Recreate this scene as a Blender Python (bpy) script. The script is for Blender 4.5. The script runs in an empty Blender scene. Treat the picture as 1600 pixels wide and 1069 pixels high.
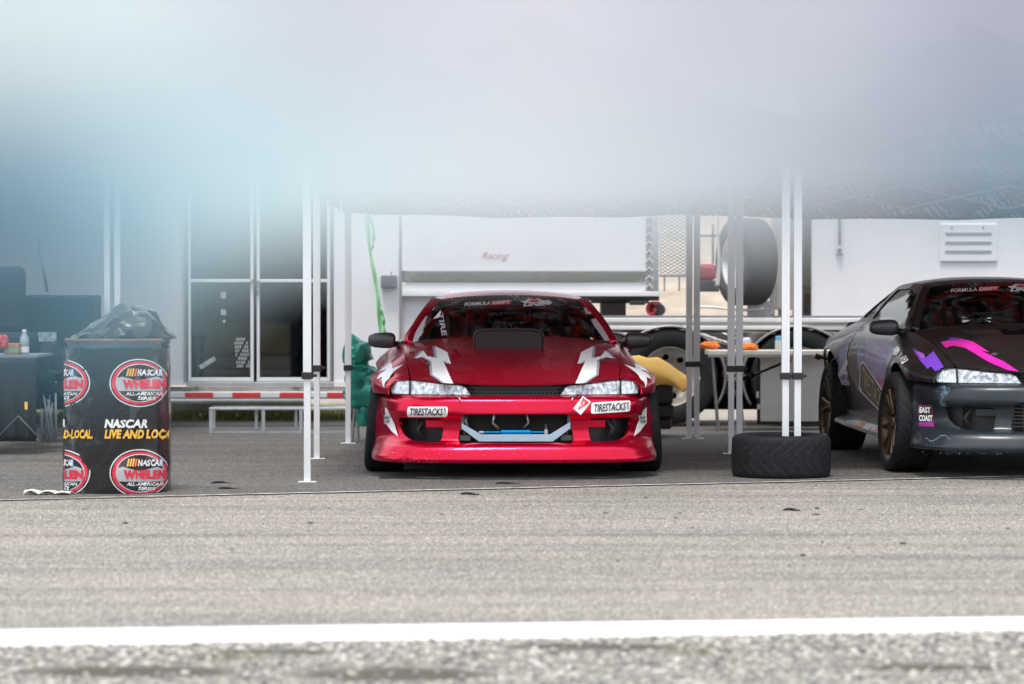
import bpy, bmesh, math, random
import numpy as np
from mathutils import Vector, Matrix
from mathutils.geometry import delaunay_2d_cdt
random.seed(7); np.random.seed(7)
R = math.radians
SC = bpy.context.scene
COL = SC.collection

# ------------------------------------------------------------------ camera
CAM_H = 1.15
cam_data = bpy.data.cameras.new('camera')
cam_data.sensor_width = 36.0
cam_data.lens = 101.25
cam_data.clip_start = 0.05
cam_data.clip_end = 1200.0
cam_data.dof.use_dof = True
cam_data.dof.focus_distance = 18.0
cam_data.dof.aperture_fstop = 2.8
cam = bpy.data.objects.new('camera', cam_data)
COL.objects.link(cam)
cam.location = (0, 0, CAM_H)
cam.rotation_euler = (R(90 - 1.012), 0, 0)
SC.camera = cam

# ------------------------------------------------------------------ world: thin bright overcast
SUN_EL, SUN_AZ = 70.0, 195.0
world = bpy.data.worlds.new('World'); SC.world = world
world.use_nodes = True
wn, wl = world.node_tree.nodes, world.node_tree.links
for n in list(wn): wn.remove(n)
wo = wn.new('ShaderNodeOutputWorld'); bg = wn.new('ShaderNodeBackground')
sky = wn.new('ShaderNodeTexSky'); sky.sky_type = 'NISHITA'; sky.sun_disc = False
sky.sun_elevation = R(SUN_EL); sky.sun_rotation = R(SUN_AZ)
sky.air_density = 1.0; sky.dust_density = 2.5; sky.ozone_density = 1.0
tc = wn.new('ShaderNodeTexCoord')
cn = wn.new('ShaderNodeTexNoise'); cn.inputs['Scale'].default_value = 2.2; cn.inputs['Detail'].default_value = 5
mp = wn.new('ShaderNodeMapping'); mp.inputs['Scale'].default_value = (1, 1, 3.0)
wl.new(tc.outputs['Generated'], mp.inputs['Vector']); wl.new(mp.outputs['Vector'], cn.inputs['Vector'])
cr = wn.new('ShaderNodeValToRGB')
cr.color_ramp.elements[0].position = .35; cr.color_ramp.elements[0].color = (7.4, 8.0, 8.8, 1)
cr.color_ramp.elements[1].position = .68; cr.color_ramp.elements[1].color = (12.2, 12.4, 12.6, 1)
wl.new(cn.outputs['Fac'], cr.inputs['Fac'])
mx = wn.new('ShaderNodeMixRGB'); mx.inputs['Fac'].default_value = .86
wl.new(sky.outputs['Color'], mx.inputs['Color1']); wl.new(cr.outputs['Color'], mx.inputs['Color2'])
wl.new(mx.outputs['Color'], bg.inputs['Color']); bg.inputs['Strength'].default_value = .10
wl.new(bg.outputs['Background'], wo.inputs['Surface'])

# ------------------------------------------------------------------ sun through cloud
sd = bpy.data.lights.new('sun', 'SUN'); sd.energy = 1.5; sd.angle = R(14); sd.color = (1.0, .95, .88)
sun = bpy.data.objects.new('sun', sd); COL.objects.link(sun)
_v = Vector((math.sin(R(SUN_AZ)) * math.cos(R(SUN_EL)), math.cos(R(SUN_AZ)) * math.cos(R(SUN_EL)), math.sin(R(SUN_EL))))
sun.rotation_euler = _v.to_track_quat('Z', 'Y').to_euler()
SC.view_settings.view_transform = 'Standard'; SC.view_settings.look = 'None'
SC.view_settings.gamma = 1.0; SC.view_settings.exposure = 0.78
SC.cycles.max_bounces = 8; SC.cycles.transparent_max_bounces = 12
SC.cycles.sample_clamp_indirect = 6.0

# ------------------------------------------------------------------ measuring helpers
F, HY = 4500.0, 455.0
def at(px, py, d):
    return Vector(((px - 800) * d / F, d, CAM_H - (py - HY) * d / F))

# ------------------------------------------------------------------ materials
MATS = {}
def mat(name, col, rough=.5, metal=0., coat=0., spec=.5, bump=0., bscale=60., var=0., vscale=8., alpha=1., emit=None, vary2=None, coat_r=.03):
    if name in MATS: return MATS[name]
    m = bpy.data.materials.new(name); m.use_nodes = True
    nt = m.node_tree; N, L = nt.nodes, nt.links
    b = N['Principled BSDF']
    b.inputs['Base Color'].default_value = (*col, 1)
    b.inputs['Roughness'].default_value = rough; b.inputs['Metallic'].default_value = metal
    b.inputs['Coat Weight'].default_value = coat; b.inputs['Coat Roughness'].default_value = coat_r
    b.inputs['Specular IOR Level'].default_value = spec; b.inputs['Alpha'].default_value = alpha
    t = N.new('ShaderNodeTexCoord')
    if var > 0:
        n = N.new('ShaderNodeTexNoise'); n.inputs['Scale'].default_value = vscale; n.inputs['Detail'].default_value = 6
        n.inputs['Roughness'].default_value = .65
        L.new(t.outputs['Object'], n.inputs['Vector'])
        r = N.new('ShaderNodeValToRGB')
        c2 = vary2 or tuple(max(0, c * (1 - var)) for c in col)
        r.color_ramp.elements[0].position = .3; r.color_ramp.elements[0].color = (*c2, 1)
        r.color_ramp.elements[1].position = .7; r.color_ramp.elements[1].color = (*[min(1, c * (1 + var * .4)) for c in col], 1)
        L.new(n.outputs['Fac'], r.inputs['Fac']); L.new(r.outputs['Color'], b.inputs['Base Color'])
        mr = N.new('ShaderNodeMapRange'); mr.inputs['To Min'].default_value = max(.02, rough - .08); mr.inputs['To Max'].default_value = min(1, rough + .12)
        L.new(n.outputs['Fac'], mr.inputs['Value']); L.new(mr.outputs['Result'], b.inputs['Roughness'])
    if bump > 0:
        n = N.new('ShaderNodeTexNoise'); n.inputs['Scale'].default_value = bscale; n.inputs['Detail'].default_value = 4
        L.new(t.outputs['Object'], n.inputs['Vector'])
        bp = N.new('ShaderNodeBump'); bp.inputs['Strength'].default_value = bump; bp.inputs['Distance'].default_value = .01
        L.new(n.outputs['Fac'], bp.inputs['Height']); L.new(bp.outputs['Normal'], b.inputs['Normal'])
    MATS[name] = m
    return m

def glass_mat(name, tint=(.5, .5, .5), through=.6, rough=.03, ior=1.6):
    """thin automotive or door glass: tinted see-through plus a real mirror layer by Fresnel"""
    if name in MATS: return MATS[name]
    m = bpy.data.materials.new(name); m.use_nodes = True
    N, L = m.node_tree.nodes, m.node_tree.links
    for n in list(N): N.remove(n)
    o = N.new('ShaderNodeOutputMaterial'); tr = N.new('ShaderNodeBsdfTransparent'); tr.inputs['Color'].default_value = (*[t * through for t in tint], 1)
    g = N.new('ShaderNodeBsdfGlossy'); g.inputs['Roughness'].default_value = rough
    f = N.new('ShaderNodeFresnel'); f.inputs['IOR'].default_value = ior
    mm = N.new('ShaderNodeMixShader')
    L.new(f.outputs[0], mm.inputs[0]); L.new(tr.outputs[0], mm.inputs[1]); L.new(g.outputs[0], mm.inputs[2]); L.new(mm.outputs[0], o.inputs['Surface'])
    MATS[name] = m
    return m

# ------------------------------------------------------------------ object helpers
def tag(o, label=None, cat=None, group=None, kind=None):
    if label: o['label'] = label
    if cat: o['category'] = cat
    if group: o['group'] = group
    if kind: o['kind'] = kind
    return o
def empty(name, loc=(0, 0, 0), rz=0., parent=None):
    o = bpy.data.objects.new(name, None); COL.objects.link(o); o.location = loc; o.rotation_euler = (0, 0, rz)
    o.empty_display_size = .1
    if parent: o.parent = parent
    return o
def copy_tree(o, parent=None):
    c = o.copy(); COL.objects.link(c); c.parent = parent
    for ch in list(o.children): copy_tree(ch, c)
    return c
def link_mesh(name, me, m, parent=None, smooth=False, bevel=0.):
    o = bpy.data.objects.new(name, me); COL.objects.link(o)
    if m is not None:
        for q in (m if isinstance(m, (list, tuple)) else [m]): me.materials.append(q)
    if smooth:
        me.polygons.foreach_set('use_smooth', [True] * len(me.polygons))
    if bevel > 0:
        bv = o.modifiers.new('bevel', 'BEVEL'); bv.width = bevel; bv.segments = 2; bv.limit_method = 'ANGLE'; bv.angle_limit = R(40)
    if parent is not None: o.parent = parent
    return o

class MB:
    """collects shapes and links them as one mesh object"""
    def __init__(s): s.v = []; s.f = []; s.mi = []
    def add(s, vs, fs, mi=0):
        n = len(s.v); s.v += [tuple(v) for v in vs]; s.f += [tuple(i + n for i in f) for f in fs]; s.mi += [mi] * len(fs); return s
    def box(s, c, size, rot=None, mi=0):
        hx, hy, hz = [q / 2 for q in size]; c = Vector(c)
        vs = [Vector((x, y, z)) for x in (-hx, hx) for y in (-hy, hy) for z in (-hz, hz)]
        if rot is not None: vs = [rot @ v for v in vs]
        s.add([v + c for v in vs], [(0, 1, 3, 2), (4, 6, 7, 5), (0, 4, 5, 1), (2, 3, 7, 6), (0, 2, 6, 4), (1, 5, 7, 3)], mi); return s
    def bx(s, x0, x1, y0, y1, z0, z1, mi=0):
        return s.box(((x0 + x1) / 2, (y0 + y1) / 2, (z0 + z1) / 2), (abs(x1 - x0), abs(y1 - y0), abs(z1 - z0)), None, mi)
    def tube(s, pts, r, n=10, cap=True, mi=0):
        pts = [Vector(p) for p in pts]; rings = []; base = len(s.v)
        up = None
        for i, p in enumerate(pts):
            t = (pts[min(i + 1, len(pts) - 1)] - pts[max(i - 1, 0)]).normalized()
            if up is None:
                up = t.orthogonal().normalized()
            a = (up - t * up.dot(t)).normalized(); up = a; b = t.cross(a)
            rr = r[i] if isinstance(r, (list, tuple)) else r
            s.v += [tuple(p + (a * math.cos(2 * math.pi * k / n) + b * math.sin(2 * math.pi * k / n)) * rr) for k in range(n)]
        for i in range(len(pts) - 1):
            for k in range(n):
                a0 = base + i * n + k; a1 = base + i * n + (k + 1) % n
                s.f.append((a0, a1, a1 + n, a0 + n)); s.mi.append(mi)
        if cap:
            s.f.append(tuple(base + k for k in reversed(range(n)))); s.mi.append(mi)
            s.f.append(tuple(base + (len(pts) - 1) * n + k for k in range(n))); s.mi.append(mi)
        return s
    def lathe(s, prof, n=32, axis='z', c=(0, 0, 0), mi=0, close=False):
        base = len(s.v); c = Vector(c)
        for (r, h) in prof:
            for k in range(n):
                a = 2 * math.pi * k / n
                p = Vector((r * math.cos(a), r * math.sin(a), h))
                if axis == 'x': p = Vector((p.z, p.x, p.y))
                elif axis == 'y': p = Vector((p.x, p.z, p.y))
                s.v.append(tuple(p + c))
        m = len(prof)
        for i in range(m if close else m - 1):
            for k in range(n):
                j = (i + 1) % m
                s.f.append((base + i * n + k, base + i * n + (k + 1) % n, base + j * n + (k + 1) % n, base + j * n + k)); s.mi.append(mi)
        return s
    def prism(s, poly, y0, y1, mi=0):
        """polygon in x,z pushed from y0 to y1"""
        n = len(poly)
        vs = [(p[0], y0, p[1]) for p in poly] + [(p[0], y1, p[1]) for p in poly]
        fs = [tuple(range(n)), tuple(reversed(range(n, 2 * n)))] + [(i, i + n, (i + 1) % n + n, (i + 1) % n) for i in range(n)]
        return s.add(vs, fs, mi)
    def build(s, name, m, parent=None, smooth=False, bevel=0., angle=None, fix=True):
        me = bpy.data.meshes.new(name); me.from_pydata(s.v, [], s.f)
        o = link_mesh(name, me, m, parent, smooth or angle is not None, bevel)
        if isinstance(m, (list, tuple)): me.polygons.foreach_set('material_index', s.mi)
        if fix:
            bm = bmesh.new(); bm.from_mesh(me); bmesh.ops.recalc_face_normals(bm, faces=bm.faces); bm.to_mesh(me); bm.free()
        if angle is not None: me.set_sharp_from_angle(angle=R(angle))
        me.update(); return o

def sag_grid(nu, nv, fn):
    vs = [fn(i / nu, j / nv) for j in range(nv + 1) for i in range(nu + 1)]
    fs = [(j * (nu + 1) + i, j * (nu + 1) + i + 1, (j + 1) * (nu + 1) + i + 1, (j + 1) * (nu + 1) + i) for j in range(nv) for i in range(nu)]
    return vs, fs

def cloth(name, m, parent, nu, nv, fn, thick=.003):
    vs, fs = sag_grid(nu, nv, fn)
    me = bpy.data.meshes.new(name); me.from_pydata(vs, [], fs)
    o = link_mesh(name, me, m, parent, True)
    sd_ = o.modifiers.new('thickness', 'SOLIDIFY'); sd_.thickness = thick; sd_.offset = 0
    return o

# ------------------------------------------------------------------ curved panels cut from a surface function
def pip(pts, poly):
    """points (N,2) in polygon"""
    x, y = pts[:, 0], pts[:, 1]; inside = np.zeros(len(pts), bool); n = len(poly)
    for i in range(n):
        x0, y0 = poly[i]; x1, y1 = poly[(i + 1) % n]
        if y0 == y1: continue
        c = ((y0 > y) != (y1 > y)) & (x < (x1 - x0) * (y - y0) / (y1 - y0) + x0)
        inside ^= c
    return inside
def seg_dist(pts, poly):
    d = np.full(len(pts), 1e9); n = len(poly)
    for i in range(n):
        a = np.array(poly[i]); b = np.array(poly[(i + 1) % n]); ab = b - a; L = (ab ** 2).sum()
        t = np.clip(((pts - a) @ ab) / max(L, 1e-12), 0, 1)
        d = np.minimum(d, np.hypot(*(pts - (a + t[:, None] * ab)).T))
    return d
def resample(poly, h):
    out = []; n = len(poly)
    for i in range(n):
        a, b = poly[i], poly[(i + 1) % n]; L = math.hypot(b[0] - a[0], b[1] - a[1]); k = max(1, int(math.ceil(L / h)))
        for j in range(k): out.append((a[0] + (b[0] - a[0]) * j / k, a[1] + (b[1] - a[1]) * j / k))
    return out
def rounded(poly, r, n=4):
    out = []; m = len(poly)
    for i in range(m):
        p0, p, p1 = Vector(poly[i - 1]), Vector(poly[i]), Vector(poly[(i + 1) % m])
        a = (p0 - p); b = (p1 - p); q = min(r, a.length * .45, b.length * .45)
        A = p + a.normalized() * q; B = p + b.normalized() * q
        for k in range(n + 1):
            t = k / n; out.append(tuple((1 - t) ** 2 * A + 2 * t * (1 - t) * p + t * t * B))
    return out
def tri2d(outline, holes, h, ring=0.):
    outline = resample(outline, h); holes = [resample(q, h) for q in holes]
    loops = [outline] + holes
    xs = [p[0] for p in outline]; ys = [p[1] for p in outline]
    gx = np.arange(min(xs) + h / 2, max(xs), h); gy = np.arange(min(ys) + h / 2, max(ys), h)
    pts = np.array([(a + (h / 2 if j % 2 else 0), b) for j, b in enumerate(gy) for a in gx]) if len(gx) and len(gy) else np.zeros((0, 2))
    if len(pts):
        k = pip(pts, outline)
        for q in holes: k &= ~pip(pts, q)
        pts = pts[k]
        for q in loops:
            if len(pts): pts = pts[seg_dist(pts, q) > max(h * .45, ring * 1.6)]
    V = []; E = []
    for q in loops:
        b = len(V); V += q; E += [(b + i, b + (i + 1) % len(q)) for i in range(len(q))]
    nb = len(V)
    if ring > 0:
        extra = []
        for q in loops:
            n = len(q)
            for i in range(n):
                t = Vector(q[(i + 1) % n]) - Vector(q[i - 1])
                if t.length < 1e-9: continue
                nr = Vector((-t.y, t.x)).normalized() * ring
                for sgn in (1, -1): extra.append((q[i][0] + nr.x * sgn, q[i][1] + nr.y * sgn))
        extra = np.array(extra); k = pip(extra, outline)
        for q in holes: k &= ~pip(extra, q)
        extra = extra[k]
        for q in loops: extra = extra[seg_dist(extra, q) > ring * .9]
        V += [tuple(p) for p in extra]
    V += [tuple(p) for p in pts]
    vo, eo, fo, ov, oe, of = delaunay_2d_cdt([Vector(p) for p in V], E, [], 0, 1e-6)
    vo = np.array([(v.x, v.y) for v in vo])
    cen = np.array([vo[list(f)].mean(0) for f in fo])
    k = pip(cen, outline)
    for q in holes: k &= ~pip(cen, q)
    fs = [tuple(f) for f, kk in zip(fo, k) if kk]
    used = sorted({i for f in fs for i in f}); mp_ = {u: i for i, u in enumerate(used)}
    return vo[used], [tuple(mp_[i] for i in f) for f in fs]
def surf_mesh(uv, fs, fn, out_ref, off=0., thick=0., flip_check=True):
    """map a flat triangulation through fn(u,v)->xyz; out_ref(xyz)->outward direction; off lifts along the normal"""
    P = np.array([fn(u, v) for u, v in uv], float); T = np.array(fs)
    nrm = np.cross(P[T[:, 1]] - P[T[:, 0]], P[T[:, 2]] - P[T[:, 0]])
    c = P[T].mean(1); ref = np.array([out_ref(q) for q in c])
    if ((nrm * ref).sum(1) > 0).mean() < .5: T = T[:, ::-1]; nrm = -nrm
    vn = np.zeros_like(P)
    for k in range(3): np.add.at(vn, T[:, k], nrm)
    vn /= np.maximum(np.linalg.norm(vn, axis=1), 1e-12)[:, None]
    P = P + vn * off
    V = [tuple(p) for p in P]; Fc = [tuple(int(i) for i in t) for t in T]
    if thick > 0:
        n = len(V); V += [tuple(p) for p in (P - vn * thick)]
        Fc2 = [tuple(i + n for i in reversed(t)) for t in Fc]
        cnt = {}
        for t in Fc:
            for k in range(3): cnt[(t[k], t[(k + 1) % 3])] = 1
        rim = [(b, a, a + n, b + n) for (a, b) in cnt if (b, a) not in cnt]
        Fc = Fc + Fc2 + rim
    return V, Fc
def panel(name, outline, holes, fn, m, parent, h=.05, thick=.006, off=0., ref=lambda p: (p[0], 0, .5), ring=0., sharp=None):
    uv, fs = tri2d(outline, holes, h, ring)
    V, Fc = surf_mesh(uv, fs, fn, ref, off, thick)
    me = bpy.data.meshes.new(name); me.from_pydata(V, [], Fc)
    o = link_mesh(name, me, m, parent, True)
    me.set_sharp_from_angle(angle=R(sharp or 50))
    return o

_txt_cache = {}
def text2d(s, shear=0., bold=0., xs=1., space=1.):
    """flat triangulated lettering, normalised to 0..1 in width and height; returns uv, faces, aspect"""
    key = (s, shear, bold, xs, space)
    if key in _txt_cache: return _txt_cache[key]
    cu = bpy.data.curves.new('lettering', 'FONT'); cu.body = s; cu.shear = shear; cu.offset = bold; cu.resolution_u = 2; cu.space_character = space
    cu.fill_mode = 'FRONT' if hasattr(cu, 'fill_mode') else cu.fill_mode
    o = bpy.data.objects.new('lettering', cu); COL.objects.link(o)
    me = bpy.data.meshes.new_from_object(o.evaluated_get(bpy.context.evaluated_depsgraph_get()))
    V = np.array([(v.co.x, v.co.y) for v in me.vertices]); me.calc_loop_triangles(); T = [tuple(t.vertices) for t in me.loop_triangles]
    bpy.data.objects.remove(o); bpy.data.curves.remove(cu); bpy.data.meshes.remove(me)
    mn, mxx = V.min(0), V.max(0); asp = (mxx[0] - mn[0]) / (mxx[1] - mn[1])
    V = (V - mn) / (mxx - mn)
    _txt_cache[key] = (V, T, asp); return _txt_cache[key]
def quad_map(q):
    """q: corners lower-left, lower-right, upper-right, upper-left"""
    q = [np.array(c, float) for c in q]
    return lambda u, v: (q[0] * (1 - u) * (1 - v) + q[1] * u * (1 - v) + q[2] * u * v + q[3] * (1 - u) * v)
def flat_text(name, s, quad, m, parent=None, off=(0, 0, 0), **k):
    V, T, a = text2d(s, **k); q = quad_map(quad)
    me = bpy.data.meshes.new(name); me.from_pydata([tuple(q(u, v) + np.array(off)) for u, v in V], [], T)
    return link_mesh(name, me, m, parent)
# ------------------------------------------------------------------ shared materials
WHITE = mat('white_panel', (.78, .785, .82), .32, coat=.3, var=.09, vscale=.9)
WHITE_D = mat('white_frame', (.74, .75, .77), .4, var=.08, vscale=4)
ALU = mat('brushed_aluminium', (.62, .65, .68), .33, 1., var=.12, vscale=9)
ALU_P = mat('canopy_leg_white', (.80, .82, .85), .35, .25, var=.06, vscale=5)
CHROME = mat('polished_steel', (.72, .71, .69), .10, 1., bump=.35, bscale=3.2)
STEEL = mat('grey_steel', (.33, .33, .34), .45, .8, var=.2, vscale=14)
RUBBER = mat('tyre_rubber', (.022, .023, .024), .72, spec=.2, var=.3, vscale=14, bump=.15, bscale=140)
BLACK = mat('black_plastic', (.018, .018, .02), .42, var=.2, vscale=9)
BLACK_M = mat('matt_black', (.012, .012, .013), .8)
DARKGREY = mat('dark_grey_parts', (.05, .05, .055), .55, var=.3, vscale=9)
MIRROR_BLACK = mat('satin_black_housing', (.035, .034, .037), .38, coat=.25)
WPRINT = mat('white_vinyl', (.82, .82, .84), .35, coat=.3)
BPRINT = mat('black_vinyl', (.02, .02, .022), .4)
RPRINT = mat('red_vinyl', (.62, .02, .04), .4)
GPRINT = mat('grey_vinyl', (.34, .32, .42), .35, coat=.3)
REDTAPE = mat('reflective_red_tape', (.62, .03, .04), .35, coat=.4)
WTAPE = mat('reflective_white_tape', (.66, .68, .70), .35, coat=.4)
YELLOWP = mat('yellow_print', (.85, .55, .06), .45)
ORANGEP = mat('orange_print', (.85, .25, .03), .45)
BLUEP = mat('blue_print', (.03, .30, .65), .45)
def tyre_profile(r, w, bead=.232):
    hw = w / 2
    half = [(bead, -hw + .018), (bead + .012, -hw + .004), ((bead + r) / 2, -hw - .006), (r - .022, -hw + .002), (r - .010, -hw + .008), (r - .003, -hw + .020), (r, -hw + .045), (r + .002, 0)]
    return half + [(a, -b) for a, b in reversed(half[:-1])]
# ------------------------------------------------------------------ ground sheets
def node_mat(name):
    m = bpy.data.materials.new(name); m.use_nodes = True; MATS[name] = m
    return m, m.node_tree.nodes, m.node_tree.links, m.node_tree.nodes['Principled BSDF']
def nz(N, L, vec, scale, detail=4, rough=.6, xyz=None):
    n = N.new('ShaderNodeTexNoise'); n.inputs['Scale'].default_value = scale; n.inputs['Detail'].default_value = detail; n.inputs['Roughness'].default_value = rough
    if xyz:
        mp_ = N.new('ShaderNodeMapping'); mp_.inputs['Scale'].default_value = xyz; L.new(vec, mp_.inputs['Vector']); vec = mp_.outputs['Vector']
    L.new(vec, n.inputs['Vector']); return n.outputs['Fac']
def ramp(N, L, fac, stops):
    r = N.new('ShaderNodeValToRGB'); e = r.color_ramp.elements
    while len(e) < len(stops): e.new(.5)
    for q, (p, c) in zip(e, stops): q.position = p; q.color = (*c, 1) if isinstance(c, tuple) else (c, c, c, 1)
    L.new(fac, r.inputs['Fac']); return r.outputs['Color']
def mixc(N, L, fac, a, b, mode='MIX'):
    n = N.new('ShaderNodeMixRGB'); n.blend_type = mode
    for i, q in zip((0, 1, 2), (fac, a, b)):
        if isinstance(q, (int, float)): n.inputs[i].default_value = q
        elif isinstance(q, tuple): n.inputs[i].default_value = (*q, 1)
        else: L.new(q, n.inputs[i])
    return n.outputs['Color']
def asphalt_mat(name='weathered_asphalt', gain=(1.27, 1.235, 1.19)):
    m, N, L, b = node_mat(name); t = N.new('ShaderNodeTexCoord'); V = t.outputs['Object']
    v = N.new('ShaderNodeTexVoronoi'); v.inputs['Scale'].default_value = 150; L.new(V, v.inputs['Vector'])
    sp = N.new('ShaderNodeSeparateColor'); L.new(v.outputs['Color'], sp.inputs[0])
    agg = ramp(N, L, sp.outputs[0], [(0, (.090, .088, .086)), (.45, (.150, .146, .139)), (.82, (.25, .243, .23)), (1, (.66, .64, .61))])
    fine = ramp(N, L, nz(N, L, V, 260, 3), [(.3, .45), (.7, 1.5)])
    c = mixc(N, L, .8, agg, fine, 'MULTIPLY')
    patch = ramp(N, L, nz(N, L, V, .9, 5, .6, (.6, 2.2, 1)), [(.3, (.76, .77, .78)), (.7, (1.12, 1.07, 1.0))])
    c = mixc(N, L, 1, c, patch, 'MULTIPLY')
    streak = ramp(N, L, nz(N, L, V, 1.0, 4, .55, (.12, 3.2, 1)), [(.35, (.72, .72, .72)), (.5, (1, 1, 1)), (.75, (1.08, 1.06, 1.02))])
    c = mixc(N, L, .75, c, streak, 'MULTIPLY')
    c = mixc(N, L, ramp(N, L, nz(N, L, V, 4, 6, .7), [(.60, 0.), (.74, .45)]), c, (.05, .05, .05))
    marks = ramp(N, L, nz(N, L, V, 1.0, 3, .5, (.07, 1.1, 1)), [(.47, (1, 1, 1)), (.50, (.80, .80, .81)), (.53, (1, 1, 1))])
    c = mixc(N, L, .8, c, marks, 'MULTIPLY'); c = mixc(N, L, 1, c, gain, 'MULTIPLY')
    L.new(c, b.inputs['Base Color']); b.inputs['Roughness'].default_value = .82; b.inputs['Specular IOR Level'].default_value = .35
    v2 = N.new('ShaderNodeTexVoronoi'); v2.inputs['Scale'].default_value = 95; v2.feature = 'SMOOTH_F1'; L.new(V, v2.inputs['Vector'])
    h = mixc(N, L, .5, v2.outputs['Distance'], nz(N, L, V, 40, 6, .75))
    bp = N.new('ShaderNodeBump'); bp.inputs['Strength'].default_value = .55; bp.inputs['Distance'].default_value = .006; L.new(h, bp.inputs['Height']); L.new(bp.outputs['Normal'], b.inputs['Normal'])
    return m
ASPH = asphalt_mat()
def sheet(name, pts, z, m, kind='structure', thick=0.):
    me = bpy.data.meshes.new(name); me.from_pydata([(x, y, z) for x, y in pts], [], [tuple(range(len(pts)))]); o = link_mesh(name, me, m); o['kind'] = kind; return o
DIRT = mat('pale_dirt', (.30, .27, .22), .9, var=.35, vscale=1.6, bump=.6, bscale=30)
sheet('ground', [(-500, -60), (500, -60), (500, 900), (-500, 900)], -.06, DIRT)
yb = lambda x, y0, y1: y0 + (x + 1.73) / 3.46 * (y1 - y0)
near = lambda x: yb(x, 9.22, 9.66)      # camera-side edge of the white line
far_ = lambda x: yb(x, 9.74, 10.12)
xs = np.linspace(-14, 14, 30)
# lot surface
me = bpy.data.meshes.new('asphalt'); q = [(-14, near(-14) - .05), (14, near(14) - .05), (14, 25.45), (-14, 25.45)]
me.from_pydata([(x, y, 0) for x, y in q], [], [(0, 1, 2, 3)]); o = link_mesh('asphalt', me, ASPH); o['kind'] = 'structure'
# ragged white edge line
def line_mat():
    m, N, L, b = node_mat('worn_white_paint'); t = N.new('ShaderNodeTexCoord'); V = t.outputs['Object']
    c = ramp(N, L, nz(N, L, V, 14, 7, .7), [(.30, (.42, .41, .39)), (.46, (.68, .67, .65)), (.7, (.76, .75, .73)), (1, (.80, .79, .77))])
    c = mixc(N, L, ramp(N, L, nz(N, L, V, 55, 5, .8), [(.60, 0.), (.70, .8)]), c, (.25, .24, .23))
    L.new(c, b.inputs['Base Color']); b.inputs['Roughness'].default_value = .7
    bp = N.new('ShaderNodeBump'); bp.inputs['Strength'].default_value = .35; bp.inputs['Distance'].default_value = .004; L.new(nz(N, L, V, 120, 4), bp.inputs['Height']); L.new(bp.outputs['Normal'], b.inputs['Normal']); return m
xx = np.linspace(-6, 6, 900); rj = np.cumsum(np.random.randn(900) * .006); rj -= np.convolve(rj, np.ones(60) / 60, 'same'); r2 = np.random.randn(900) * .003
V = [(x, near(x) + .02 + rj[i] + r2[i], .004) for i, x in enumerate(xx)] + [(x, far_(x) + r2[-i] * .7, .004) for i, x in enumerate(xx)]
me = bpy.data.meshes.new('edge_line'); me.from_pydata(V, [], [(i, i + 1, i + 901, i + 900) for i in range(899)]); o = link_mesh('edge_line', me, line_mat()); o['kind'] = 'structure'
# thin pale joint between the bays and the lane
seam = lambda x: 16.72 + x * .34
me = bpy.data.meshes.new('canopy_shade_asphalt'); me.from_pydata([(-13.9, seam(-13.9), .0035), (13.9, seam(13.9), .0035), (13.9, 25.44, .0035), (-13.9, 25.44, .0035)], [], [(0, 1, 2, 3)]); o = link_mesh('canopy_shade_asphalt', me, asphalt_mat('shade_darkened_asphalt', (.58, .58, .59))); o['kind'] = 'structure'  # shade under the canopies painted as a darker sheet beyond the joint
V = []; n = 400
for i in range(n):
    x = -7 + 14 * i / (n - 1); w = .019 * random.uniform(.5, 1.5); V += [(x, seam(x) - w, .0075), (x, seam(x) + w, .0075)]
me = bpy.data.meshes.new('joint_line'); me.from_pydata(V, [], [(2 * i, 2 * i + 2, 2 * i + 3, 2 * i + 1) for i in range(n - 1)]); o = link_mesh('joint_line', me, mat('dusty_joint', (.62, .60, .57), .9, var=.4, vscale=20)); o['kind'] = 'structure'
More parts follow.
